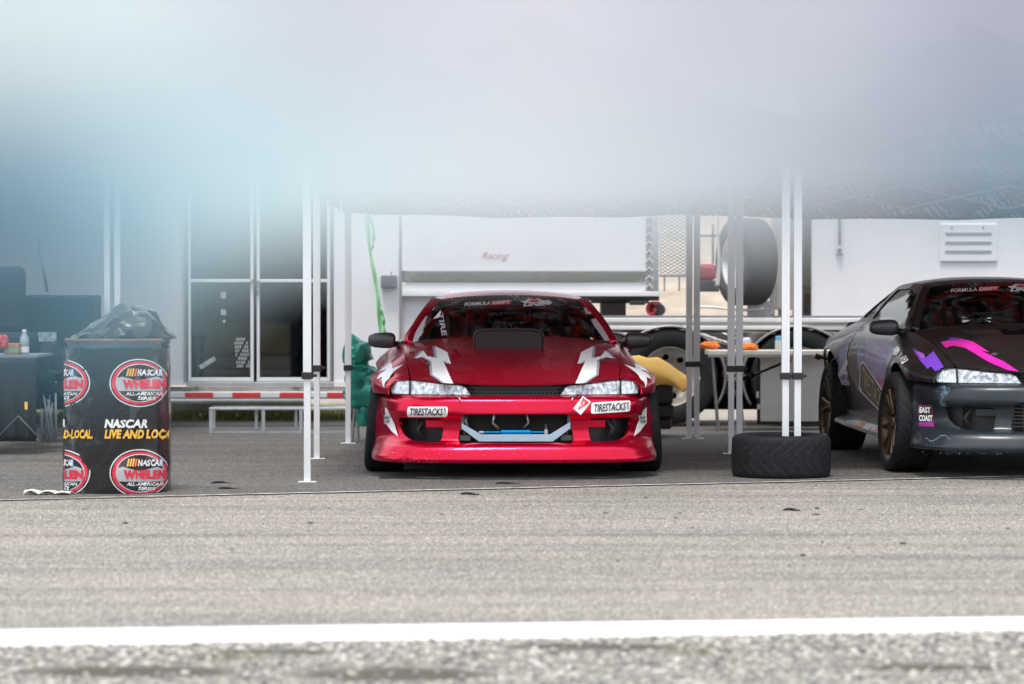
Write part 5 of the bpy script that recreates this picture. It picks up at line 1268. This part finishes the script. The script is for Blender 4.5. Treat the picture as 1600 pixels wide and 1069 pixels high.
# skirt stickers (flat prints on the sloping blade)
for (y0, y1, m_) in ((.62, .80, MAGENTA), (.95, 1.15, WPRINT), (1.25, 1.60, ORANGEP), (1.66, 2.0, GPRINT)):
    q = MB(); q.add([(-.8635, y0, .246), (-.8635, y1, .246), (-.907, y1 + .04, .209), (-.907, y0 + .03, .209)], [(0, 1, 2, 3)]); q.build('skirt_sticker', m_, k, fix=False)
gl = MB()
for z in np.arange(.25, .40, .022): gl.bx(-.34, .34, -.80, -.79, z + .078, z + .084)
for x in np.arange(-.33, .34, .06): gl.bx(x, x + .005, -.795, -.788, .31, .48)
gl.build('bumper_grille', DARKGREY, k)

red.finish(); blk.finish()
# ================================================================== barrel wrapped in printed film
BD, BX, BR = 16.27 + .29, -2.272, .292
S_B = F / 16.3
bar = tag(empty('trash_barrel', (BX, BD, 0)), 'steel drum wrapped in black printed racing series film, full of rubbish', 'barrel')
m_ = MB(); m_.lathe([(.26, .87), (.275, .87), (.285, .868), (.293, .872), (.297, .865), (.290, .855), (.283, .84), (.283, .60), (.290, .59), (.283, .58), (.283, .30), (.290, .29), (.283, .28), (.283, .02), (.29, .0), (.27, .0)], 64); m_.lathe([(0, .55), (.26, .55), (.26, .87)], 40)
m_.build('drum_shell', mat('worn_blue_grey_steel', (.12, .20, .27), .5, .3, var=.6, vscale=11, vary2=(.20, .19, .18), bump=.2), bar, smooth=True, angle=35)
rm = MB(); rm.tube([(.291 * math.cos(a), .291 * math.sin(a), .871) for a in np.linspace(0, 2 * math.pi, 61)], .008, 8); rm.build('drum_rim', mat('rusty_rim', (.26, .13, .09), .8, var=.5, vscale=20), bar, smooth=True)
from mathutils import noise as MN
def wrap_pt(a, z):
    """superelliptic film around the drum; a in radians, 0 = towards the camera"""
    e = .78; sx = math.copysign(abs(math.sin(a)) ** e, math.sin(a)); cy = math.copysign(abs(math.cos(a)) ** e, math.cos(a)); rr = .299 * (1 + .012 * (.8 - z) / .8)
    d = .006 * MN.noise(Vector((a * 1.7, z * 5, 3))) + .007 * abs(MN.noise(Vector((a * 3 + z * 4, z * 3.5, 8)))) + .004 * MN.noise(Vector((a * 9, z * 11, 1)))
    nrm = math.hypot(sx, cy) or 1
    return (rr * sx + sx / nrm * d, -(rr * cy + cy / nrm * d), z)
def wrap_xz(x, z):
    """front point of the film from side offset x"""
    t = min(max(x / .302, -.985), .985); a = math.asin(math.copysign(abs(t) ** (1 / .78), t)); p = wrap_pt(a, z); return p
film = mat('glossy_black_film', (.008, .009, .011), .26, coat=.3, bump=.9, bscale=6)
vs, fs = [], []; na, nzv = 150, 60
for j in range(nzv + 1):
    for i in range(na):
        a = 2 * math.pi * i / na; top = .828 + .022 * MN.noise(Vector((math.sin(a) * 3, math.cos(a) * 3, 0))); vs.append(wrap_pt(a, .004 + (top - .004) * j / nzv))
fs = [(j * na + i, j * na + (i + 1) % na, (j + 1) * na + (i + 1) % na, (j + 1) * na + i) for j in range(nzv) for i in range(na)]
me = bpy.data.meshes.new('printed_film'); me.from_pydata(vs, [], fs); wr = link_mesh('printed_film', me, film, bar, True)
def bpx(px, py):
    x = 0.
    for _ in range(6):
        d = BD - .3 * max(0., 1 - min(1, abs(x) / .302) ** 2.5) ** .4; x = max(-.299, min(.299, (px - 800) * d / F - BX))
    return x, max(.006, CAM_H - (py - HY) * d / F)
WPF = mat('white_film_print', (.74, .75, .76), .25, coat=.5, bump=.4, bscale=9); RPF = mat('red_film_print', (.66, .02, .06), .25, coat=.5, bump=.4, bscale=9); GPF = mat('grey_film_print', (.42, .43, .46), .3, coat=.5, bump=.4, bscale=9)
YPF = mat('gold_film_print', (.85, .46, .06), .3, coat=.4); BPF = mat('black_film_print', (.012, .014, .016), .2, coat=.5); CPF = mat('blue_film_print', (.02, .28, .62), .3, coat=.4)
def bfn(off): return lambda x, z: tuple(Vector(wrap_xz(x, z)))
def bpoly(name, pts, m, off, parent=None, holes=()):
    pts = [bpx(*p) for p in pts]; hs = [[bpx(*p) for p in h_] for h_ in holes]
    return panel(name, pts, hs, bfn(0), m, parent or wr, h=.009, thick=0, off=off, ref=lambda p: (p[0] * .3, -1, 0))
def btext(name, s, x0, x1, y0, y1, m, off, parent=None, **k):
    V, T, a = text2d(s, **k); c = [bpx(x0 + (x1 - x0) * u, y1 + (y0 - y1) * v) for u, v in V]; vv, ff = surf_mesh(c, T, bfn(0), lambda p: (0, -1, 0), off)
    me = bpy.data.meshes.new(name); me.from_pydata(vv, [], ff); return link_mesh(name, me, m, parent or wr)
def ell(cx, cy, rx, ry, n=56, xmin=None):
    p = [(cx + rx * math.cos(a), cy + ry * math.sin(a)) for a in np.linspace(0, 2 * math.pi, n, endpoint=False)]
    if xmin is not None:
        p = [(max(x, xmin), y) for x, y in p]; q = []
        for t in p:
            if not (q and abs(t[0] - xmin) < 1e-6 and abs(q[-1][0] - xmin) < 1e-6 and len(q) > 1 and abs(q[-2][0] - xmin) < 1e-6): q.append(t)
            else: q[-1] = t
        p = q
    return p
def badge(cx, cy, xm=None):
    b0 = bpoly('round_logo', ell(cx, cy, 46.5, 37.5, xmin=xm), WPF, .0016)
    bpoly('logo_ring', ell(cx, cy, 44.8, 35.8, xmin=xm), BPF, .0029, b0); bpoly('logo_ring', ell(cx, cy, 42.5, 33.8, xmin=xm), RPF, .0042, b0)
    bpoly('logo_ring', ell(cx + .5, cy, 37.5, 30.0, xmin=xm), WPF, .0056, b0); bpoly('logo_ring', ell(cx + .5, cy, 36.3, 28.8, xmin=xm), BPF, .0070, b0)
    if xm is None:
        bpoly('grey_chevron', [(181.5, cy - 7), (191, cy - 10), (217, cy - 3), (243, cy - 10), (252, cy - 7), (253.5, cy + 3), (250, cy + 12.5), (184, cy + 12.5), (180.8, cy + 3)], GPF, .0085, b0)
        for i, m in enumerate((YPF, YPF, YPF, mat('orange_film_print', (.85, .20, .03), .3), RPF)):
            x = 197 + i * 3.9; bpoly('logo_bar', [(x, cy - 10.5), (x + 2.6, cy - 10.5), (x + 5.6, cy - 22.5), (x + 3, cy - 22.5)], m, .0085, b0)
        bpoly('logo_bar', [(245, cy - 10.5), (252.5, cy - 10.5), (251, cy - 22.5), (247, cy - 22.5)], CPF, .0085, b0)
        btext('lettering', 'NASCAR', 213.5, 251.5, cy - 21.5, cy - 11.2, WPF, .0125, b0, bold=.045, shear=.2)
        btext('lettering', 'WHELEN', 192, 256, cy - 5.2, cy + 9, RPF, .0125, b0, bold=.07)
        btext('lettering', 'ALL-AMERICAN', 196.5, 252, cy + 14.2, cy + 19.6, WPF, .0125, b0, bold=.03, shear=.2)
        btext('lettering', 'SERIES', 214, 240, cy + 21.6, cy + 26.6, WPF, .0125, b0, bold=.03, shear=.2)
    else:
        bpoly('grey_chevron', [(xm, cy - 4), (104, cy - 6), (119, cy - 11), (129, cy - 7), (131, cy + 3), (128, cy + 12.5), (xm, cy + 12.5)], GPF, .0085, b0)
        bpoly('logo_bar', [(112, cy - 10.5), (118, cy - 10.5), (117, cy - 22), (113, cy - 22)], CPF, .0085, b0); bpoly('logo_bar', [(xm, cy - 10.5), (104, cy - 10.5), (104, cy - 22), (xm, cy - 22)], RPF, .0085, b0)
        btext('lettering', 'SCAR', 102.5, 117, cy - 21.5, cy - 11.2, WPF, .0125, b0, bold=.045, shear=.2)
        btext('lettering', 'LEN', 102.5, 131, cy - 5.2, cy + 9, RPF, .0125, b0, bold=.07)
        btext('lettering', 'RICAN', 102.5, 122, cy + 14.2, cy + 19.4, WPF, .0125, b0, bold=.03, shear=.2)
        btext('lettering', 'ES', 102.5, 111, cy + 21, cy + 26, WPF, .0125, b0, bold=.03, shear=.2)
badge(217.5, 598.5); badge(217.5, 739.5); badge(94, 598.5, 102); badge(94, 739.5, 102)
btext('film_lettering', 'NASCAR', 163, 229, 655, 669, WPF, .0125, bold=.05, shear=.2)
btext('film_lettering', 'LIVE AND LOCA', 163, 264.3, 671, 685.5, YPF, .0125, bold=.05, shear=.2)
btext('film_lettering', 'D-LOCAL.', 102, 145.5, 671, 685.5, YPF, .0125, bold=.05, shear=.2)
btext('film_lettering', 'R', 101.6, 104, 655, 668, WPF, .0125, bold=.05)
# bin bag swelling out of the drum
def bag():
    bm = bmesh.new(); bmesh.ops.create_icosphere(bm, subdivisions=4, radius=1)
    for v in bm.verts:
        p = v.co.copy(); x = p.x * .29; prof = float(np.interp(x, [-.24, -.15, -.07, .0, .08, .15, .24, .29], [.06, .13, .155, .20, .225, .20, .11, .05]))
        rr = MN.ridged_multi_fractal(p * 1.8 + Vector((4, 1, 2)), 1, 2.1, 4, .9, 2.1); q = MN.noise(p * 2.3) + .5 * MN.noise(p * 5.1)
        f_ = 1 + .12 * q + .11 * (rr - 1)
        z = p.z * prof * f_ if p.z > 0 else p.z * .12
        xx = x * (1 + .06 * q) + (.035 if p.z > .1 and p.x > .4 else 0); yy = p.y * .235 * f_
        v.co = Vector((xx, yy, z))
    me = bpy.data.meshes.new('rubbish_bag'); bm.to_mesh(me); bm.free()
    o = link_mesh('rubbish_bag', me, mat('black_polythene', (.010, .012, .015), .30, coat=.25, bump=.9, bscale=11), None, True); o.location = (BX + .015, BD, .872)
    me.set_sharp_from_angle(angle=R(12))
    tag(o, 'crumpled black rubbish bag bulging from the top of the wrapped drum', 'rubbish bag')
bag()
# torn paper beside the drum
lp_ = cloth('paper_scrap', mat('dirty_paper', (.62, .60, .54), .8, var=.3, vscale=20), None, 26, 8, lambda u, v: (-2.75 + .26 * u + .01 * v, 16.18 + .10 * v + .02 * math.sin(u * 13), .008 + .022 * abs(math.sin(u * 9 + v * 4)) * (1 - u * .5)), .002)
tag(lp_, 'torn dirty white paper scrap lying at the left foot of the wrapped drum', 'litter')
# strips of tyre rubber on the ground
for i, (px, py, l, a, lb) in enumerate(((345, 757, .12, .25, 'curved black rubber shaving on the asphalt right of the drum'), (358, 765, .13, -.1, 'flat rubber scrap behind the joint line between drum and canopy leg'), (734, 774, .11, .08, 'short straight black rubber strip on the joint line in front of the red car'), (617, 749, .20, .02, 'long thin rubber strip near the red car left front tyre'), (795, 757, .16, -.06, 'thin rubber strip in front of the red car bumper'), (1238, 799, .09, .1, 'small dark rubber scrap on the lane in front of the loose tyre'))):
    d = F * CAM_H / (py - HY); p = at(px, py, d); t_ = MB(); t_.tube([(p.x + l * (u - .5), d + a * l * math.sin(u * 3) * 2, .006 + .004 * math.sin(u * 5)) for u in np.linspace(0, 1, 9)], [.003, .006, .007, .006, .008, .006, .005, .006, .002], 6)
    tag(t_.build('rubber_strip', BLACK_M, smooth=True), lb, 'rubber strip')
# tyre laid flat as a weight
lt_ = tag(empty('loose_tyre', ((1221 - 800) * 17.85 / F, 17.85, .129)), 'bald black tyre lying flat around the canopy legs between the two cars', 'tyre')
lt_.rotation_euler = (0, R(90), R(20)); t_ = MB(); t_.lathe(tyre_profile(.306, .258, .225), 84, 'x'); t_.lathe([(.226, -.118), (.262, -.108), (.29, -.09), (.296, 0), (.29, .09), (.262, .108), (.226, .118)], 60, 'x'); t_.build('tyre_casing', TREAD, lt_, smooth=True)

# ================================================================== work gear behind the red car
WP = mat('white_chest', (.86, .85, .84), .45, var=.08, vscale=3)
ch = tag(empty('white_panel_chest', at(1265, 662, 23.8)), 'wide white panel standing on the ground under the hauler deck', 'panel')
child_of(part('panel_face', WP, None, [(1188, 1342, 557, 659)], 23.9, .05, bevel=.006), ch); child_of(part('panel_edge', BLACK, None, [(1184, 1187.5, 560, 662), (1184, 1342, 659.4, 663)], 23.9, .07), ch)
for q_ in ((1182.5, 1186, 612, 622), (1184, 1188, 632, 640)): child_of(part('panel_catch', WP, None, [q_], 23.86, .03), ch)
wt = tag(empty('work_table', at(1220, 550, 23.6)), 'long narrow white work table in front of the hauler wheels', 'table')
child_of(part('table_top', mat('pale_plank', (.60, .57, .53), .6, var=.15), None, [(1107, 1338, 548, 555)], 23.45, .45, bevel=.004), wt)
child_of(part('table_lip', ALU, None, [(1107, 1338, 555.3, 558)], 23.46, .02), wt)
for x in (1113, 1332):
    q = MB(); q.tube([at(x, 556, 23.5), at(x + 10, 672, 23.5)], .011, 8); child_of(q.build('leg', STEEL), wt); q = MB(); q.tube([at(x, 556, 23.85), at(x + 8, 664, 23.85)], .011, 8); child_of(q.build('leg', STEEL), wt)
q = MB(); q.tube([at(1152, 575, 23.2), at(1162, 668, 23.2)], .012, 8); tag(q.build('tent_peg_pole', STEEL), 'thin grey pole leaning beside the middle canopy legs', 'pole')
bt = tag(empty('bottle', at(1216, 548, 23.6)), 'small clear bottle with blue cap on the white work table', 'bottle')
q = MB(); c = at(1216.5, 548, 23.6); q.lathe([(0, 0), (.028, 0), (.029, .01), (.029, .075), (.022, .088)], 20, 'z', tuple(c)); child_of(q.build('bottle_body', mat('cloudy_plastic', (.45, .50, .50), .3, coat=.5), smooth=True), bt)
q = MB(); q.lathe([(.024, .088), (.025, .115), (.02, .12), (0, .12)], 20, 'z', tuple(c)); child_of(q.build('bottle_cap', mat('pale_blue_cap', (.15, .45, .65), .4), smooth=True, angle=40), bt)
def crumple(name, c, size, m, label, cat, seed=0, rough=.35, sub=4):
    bm = bmesh.new(); bmesh.ops.create_icosphere(bm, subdivisions=sub, radius=1)
    for v in bm.verts:
        p = v.co.copy(); s_ = Vector((seed * 3.1, seed, 5)); f_ = 1 + rough * MN.noise(p * 1.9 + s_) + rough * .6 * MN.noise(p * 4.5 + s_) + .06 * MN.ridged_multi_fractal(p * 3 + s_, 1, 2, 3, .9, 2)
        v.co = Vector((p.x * size[0] * f_, p.y * size[1] * f_, max(p.z * size[2] * f_, -size[2])))
    me = bpy.data.meshes.new(name); bm.to_mesh(me); bm.free(); o = link_mesh(name, me, m, None, True); o.location = c; me.set_sharp_from_angle(angle=R(28)); tag(o, label, cat); return o
OR = mat('orange_cloth', (.85, .22, .03), .8, var=.3, vscale=25)
crumple('orange_rag', at(1166, 543, 23.6), (.085, .06, .034), OR, 'crumpled orange rag on the work table behind the middle canopy legs', 'rag', 1)
crumple('orange_rag', at(1098, 540, 23.62) + Vector((.06, 0, 0)), (.07, .05, .03), OR, 'orange rag at the left end of the work table beside the rear canopy legs', 'rag', 5)
crumple('clear_bag', at(1163, 535, 23.75), (.05, .04, .04), mat('hazy_film', (.55, .6, .7), .3, coat=.5), 'small hazy plastic bag behind the orange rag', 'bag', 3)
# strap bars
q = MB(); q.tube([at(1150, 597, 21), at(1234, 563, 20.4)], .010, 8); q.tube([at(1158, 592, 20.95), at(1175, 587, 20.8)], .022, 8); tag(q.build('black_strut', BLACK, smooth=True), 'black telescopic strut running between the canopy legs', 'strut')
q = MB(); q.tube([at(1274, 556, 21), at(1300, 563, 21)], .010, 8); q.tube([at(1274, 556, 21), at(1282, 559, 21)], .02, 8); tag(q.build('black_strut', BLACK, smooth=True), 'short black strut in front of the white panel beside the black car', 'strut')
# dark tool stack with yellow cloth
ts = tag(empty('tool_stack', at(1025, 668, 22.6)), 'stack of dark tool cases beside the red car right front tyre', 'tool cases')
for (x0, x1, y0, y1) in ((1002, 1052, 600, 632), (1004, 1054, 633, 654), (1006, 1050, 655, 671)): child_of(part('tool_case', mat('brown_black_plastic', (.022, .018, .018), .5), None, [(x0, x1, y0, y1)], 22.6, .35, bevel=.02), ts)
YC = mat('amber_cloth', (.95, .57, .12), .75, var=.08, vscale=5)
def yc(u, v):
    topy = float(np.interp(u, [0, .15, .3, .5, .7, .85, 1], [558, 557, 561, 560, 570, 580, 588])); boty = float(np.interp(u, [0, .2, .35, .5, .62, .75, .88, .95, 1], [600, 614, 606, 601, 601, 603, 611, 613, 600]))
    p = at(988 + 86 * u, topy + (boty - topy) * v, 22.5); return (p.x, 22.5 + .010 * math.sin(u * 14 + v * 3) + .015 * math.sin(u * 5 - v * 6) + .25 * (1 - v) ** 3, p.z)
tag(cloth('yellow_cloth', YC, None, 40, 16, yc, .006), 'amber yellow cloth draped over the dark tool cases beside the red car', 'cloth')
# green tarpaulin bundle on folding stand, green ribbon
GR = mat('green_tarp', (.01, .30, .22), .35, coat=.3, var=.5, vscale=7, vary2=(.005, .12, .09))
gb = tag(empty('green_tarp_bundle', at(563, 690, 21.9)), 'crumpled green tarpaulin bundle hanging on a folding stand left of the red car', 'tarpaulin')
def grn(c, size, seed):
    o = crumple('tarp_fold', c, size, GR, None, None, seed, .42, 3); o.pop('label', None); return child_of(o, gb)
grn(at(558, 552, 22.0), (.10, .08, .12), 2); grn(at(564, 585, 22.0), (.11, .09, .10), 4); grn(at(570, 612, 21.95), (.15, .09, .13), 6); grn(at(572, 642, 21.98), (.07, .06, .12), 9)
q = MB()
for a, b_ in (((554, 560), (560, 690)), ((560, 570), (550, 688)), ((574, 600), (582, 684))): q.tube([at(*a, 22.05), at(*b_, 22.05)], .011, 6)
child_of(q.build('stand_leg', STEEL), gb)
RIB = mat('green_ribbon_cloth', (.22, .66, .28), .5)
def rib(pts, w):
    P_ = [at(x, y, 22.3) for x, y in pts]; xs_ = np.linspace(0, 1, len(P_)); fx = Pch(xs_, [list(p) for p in P_])
    return lambda u, v: tuple(Vector(fx(v)) + Vector(((u - .5) * w * (1 + .25 * math.sin(v * 17)), .006 * math.sin(v * 21 + u * 3), 0)))
q = cloth('green_strap', RIB, None, 3, 60, rib([(572, 322), (578, 390), (585, 430), (591, 470), (595, 530)], .026), .003); tag(q, 'bright green ribbon strap hanging down beside the trailer seam', 'strap')
q2 = cloth('strap_tail', RIB, None, 2, 30, rib([(591, 478), (599, 495), (600, 512), (603, 530)], .02), .003); q2.parent = q
q3 = cloth('strap_tail', RIB, None, 2, 30, rib([(573, 322), (584, 362), (583, 380), (578, 395)], .022), .003); q3.parent = q

# ================================================================== gear under the awning, far left
DB = mat('dark_navy_fabric', (.012, .018, .024), .8, var=.3)
sb = tag(part('equipment_case', DB, None, [(38, 145, 461, 600)], 21.6, .45, bevel=.02), 'large black padded equipment case under the awning behind the drum', 'equipment case')
st2 = part('case_label', mat('pale_label', (.40, .50, .55), .6, var=.6, vscale=40), None, [(59, 88, 519, 534)], 21.59, .008); child_of(st2, sb)
hb_ = tag(empty('high_back_chair', at(18, 560, 21.3)), 'tall dark chair back at the far left under the awning', 'chair')
child_of(part('backrest', DB, None, [(-20, 38, 416, 520)], 21.3, .12, bevel=.05), hb_); child_of(part('seat', DB, None, [(-20, 44, 520, 556)], 21.0, .5, bevel=.04), hb_)
child_of(part('leg', STEEL, None, [(-12, -8, 556, 690), (36, 39, 556, 690)], 21.3, .03), hb_)
tb_ = tag(empty('folding_table', at(30, 556, 20.6)), 'folding table under a black cloth at the far left edge', 'table')
child_of(part('table_top', mat('table_edge', (.20, .24, .28), .5), None, [(-90, 58, 555, 559)], 20.2, .7), tb_)
child_of(cloth('table_cloth', mat('black_table_cloth', (.012, .013, .015), .8), None, 50, 12, lambda u, v: (at(-88 + 144 * u, 0, 20.18).x, 20.19 + .02 * math.sin(u * 40) * (1 - v) - .01, at(0, 690 - 131 * v, 20.18).z), .003), tb_)
bx_ = tag(part('cardboard_box', mat('orange_brown_carton', (.45, .20, .10), .7, var=.3, vscale=15), None, [(6, 29, 537, 554.6)], 20.3, .2, bevel=.003), 'small orange brown carton on the folding table at the left edge', 'box'); child_of(part('box_label', mat('green_strip', (.15, .35, .2), .6), None, [(6.5, 28.5, 545, 551)], 20.295, .01), bx_)
tag(crumple('red_rag', at(2, 535, 20.3), (.05, .05, .05), mat('red_cloth', (.5, .05, .04), .8), None, None, 8), 'red cloth on the folding table at the left edge of the picture', 'rag')
bo = tag(empty('water_bottle', at(38, 555, 20.4)), 'clear water bottle with white cap at the right end of the folding table', 'bottle')
c = at(38, 555, 20.4); q = MB(); q.lathe([(0, 0), (.032, 0), (.033, .05), (.030, .06), (.033, .07), (.033, .12), (.014, .155), (.014, .165)], 20, 'z', tuple(c)); child_of(q.build('bottle_body', mat('clear_plastic', (.35, .42, .46), .15, coat=.8), smooth=True), bo)
q = MB(); q.lathe([(.016, .165), (.016, .182), (0, .182)], 16, 'z', tuple(c)); child_of(q.build('bottle_cap', WPRINT, smooth=True, angle=40), bo); q = MB(); q.lathe([(.0338, .02), (.0338, .06)], 20, 'z', tuple(c)); child_of(q.build('bottle_label', WPRINT, smooth=True), bo)
fc = tag(empty('folded_chair', at(76, 690, 21.0)), 'folded camp chair standing on its grey legs left of the drum', 'folded chair')
q = MB()
for a, b_ in (((65, 598), (65, 690)), ((86, 592), (87, 690)), ((66, 600), (78, 690)), ((80, 600), (68, 690)), ((72, 605), (84, 690)), ((84, 610), (73, 690))): q = MB(); q.tube([at(*a, 21.0 + random.uniform(-.03, .03)), at(*b_, 21.0)], .010, 8); child_of(q.build('leg', mat('pale_tube', (.42, .48, .52), .4, .5), smooth=True), fc)
o = crumple('seat_cloth', at(76, 590, 21.05), (.16, .09, .22), DB, None, None, 11, .4); child_of(o, fc)
q = MB(); q.tube([at(60, 372, 22.5), at(74, 456, 22.5)], .012, 8); tag(q.build('leaning_pole', STEEL, smooth=True), 'thin dark pole leaning against the wall above the equipment case', 'pole')
tg = tag(part('yellow_tag', YELLOWP, None, [(38, 42.5, 628, 640)], 20.12, .006), 'small yellow tag hanging on the black table cloth at the left', 'tag')
xl = MB(); xl.tube([at(-10, 690, 20.1), at(28, 650, 20.1), at(66, 690, 20.1)], .006, 6); tag(xl.build('wire_stand', mat('dark_wire', (.10, .11, .09), .6), smooth=True), 'thin crossed wire legs in front of the black table cloth', 'stand')

# ================================================================== pale tarp hanging close before the lens
def sheet_mat():
    m, N, L, b = node_mat('thin_tinted_tarp'); t = N.new('ShaderNodeTexCoord'); V = t.outputs['Object']; s = N.new('ShaderNodeSeparateXYZ'); L.new(V, s.inputs[0])
    def mrange(v, a, c, d=0., e=1.):
        n = N.new('ShaderNodeMapRange'); n.inputs['From Min'].default_value = a; n.inputs['From Max'].default_value = c; n.inputs['To Min'].default_value = d; n.inputs['To Max'].default_value = e; L.new(v, n.inputs['Value']); return n.outputs['Result']
    low = ramp(N, L, mrange(s.outputs['X'], -.142, .142), [(0, (.075, .20, .28)), (.07, (.15, .34, .45)), (.20, (.44, .66, .74)), (.32, (.62, .76, .80)), (.5, (.66, .72, .77)), (.70, (.56, .62, .67)), (.86, (.30, .37, .44)), (1, (.24, .35, .44))])
    top = ramp(N, L, mrange(s.outputs['X'], -.142, .142), [(0, (.60, .74, .76)), (.12, (.66, .78, .81)), (.3, (.56, .59, .68)), (.55, (.66, .655, .73)), (.8, (.52, .54, .63)), (1, (.38, .38, .47))])
    c = mixc(N, L, mrange(s.outputs['Z'], 1.178, 1.225), low, top)
    c = mixc(N, L, ramp(N, L, nz(N, L, V, 16, 2, .4), [(.42, 0.), (.75, .35)]), c, (0.746, 0.734, 0.791))
    tr = N.new('ShaderNodeBsdfTranslucent'); L.new(c, tr.inputs['Color']); df = N.new('ShaderNodeBsdfDiffuse'); L.new(c, df.inputs['Color'])
    m1 = N.new('ShaderNodeMixShader'); m1.inputs[0].default_value = .55; L.new(df.outputs[0], m1.inputs[1]); L.new(tr.outputs[0], m1.inputs[2])
    tp_ = N.new('ShaderNodeBsdfTransparent'); m2 = N.new('ShaderNodeMixShader')
    # the cloth's opacity falls off towards its lower edge
    A_ = mrange(s.outputs['Z'], 1.152, 1.170, .36, .985); X_ = mrange(s.outputs['X'], .05, .12); Z_ = mrange(s.outputs['Z'], 1.20, 1.185)
    def MM(op, a, c_):
        n = N.new('ShaderNodeMath'); n.operation = op
        for i, q in enumerate((a, c_)):
            if isinstance(q, (int, float)): n.inputs[i].default_value = q
            else: L.new(q, n.inputs[i])
        return n.outputs[0]
    thin = MM('SUBTRACT', 1., MM('MULTIPLY', MM('MULTIPLY', X_, Z_), .10)); L.new(MM('MULTIPLY', A_, thin), m2.inputs[0])
    L.new(tp_.outputs[0], m2.inputs[1]); L.new(m1.outputs[0], m2.inputs[2]); out = N['Material Output']; L.new(m2.outputs[0], out.inputs['Surface']); return m
SH = tag(empty('hanging_cloth', (0, .8, 1.36)), 'small pale blue and white cloth pegged to a cord, out of focus across the top', 'cloth')
def edge_z(x):
    py = float(np.interp(x, [-.20, -.142, -.113, -.090, -.070, -.056, -.027, 0, .044, .067, .088, .113, .142, .20], [640, 620, 600, 540, 430, 392, 392, 390, 382, 372, 364, 356, 350, 344])); return CAM_H + (HY - py) / 5625.
ZT = 1.36
xs_ = list(np.linspace(-.27, .27, 110)); zs_ = [0, .02, .06, .12, .2, .3, .45, .6, .8, .92, 1.0]; vs = []
for v in zs_:
    for x in xs_:
        z0 = edge_z(max(-.2, min(.2, x))); z1 = ZT - .02 * (1 - (x / .27) ** 2)
        vs.append((x * (1 - .10 * (1 - v) * (abs(x) > .2)), .80 + .012 * math.sin(x * 9 + 1) * (1 - v) + .006 * math.sin(x * 31 + v * 3) + (.0 if v < .95 else .012), z0 + (z1 - z0) * v))
nx_ = len(xs_); fs = [(j * nx_ + i, j * nx_ + i + 1, (j + 1) * nx_ + i + 1, (j + 1) * nx_ + i) for j in range(len(zs_) - 1) for i in range(nx_ - 1)]
me = bpy.data.meshes.new('cloth_sheet'); me.from_pydata(vs, [], fs); o = link_mesh('cloth_sheet', me, sheet_mat(), None, True); child_of(o, SH)
cord = MB(); cord.tube([(x, .805, ZT + .004 - .02 * (1 - (min(abs(x), .27) / .27) ** 2) + .25 * max(0, abs(x) - .27)) for x in np.linspace(-1.8, 1.8, 41)], .004, 8); child_of(cord.build('cord', mat('white_cord', (.6, .6, .58), .8), smooth=True), SH)
for sx in (-1.8, 1.8): q = MB(); q.tube([(sx, .805, -.05), (sx, .805, 1.78)], .016, 10); child_of(q.build('support_post', ALU, smooth=True), SH)
for x in (-.255, -.13, 0, .13, .255): q = MB(); q.box((x, .80, ZT - .012 - .02 * (1 - (x / .27) ** 2)), (.012, .012, .045)); child_of(q.build('peg', mat('wooden_peg', (.45, .33, .2), .7), bevel=.002), SH)
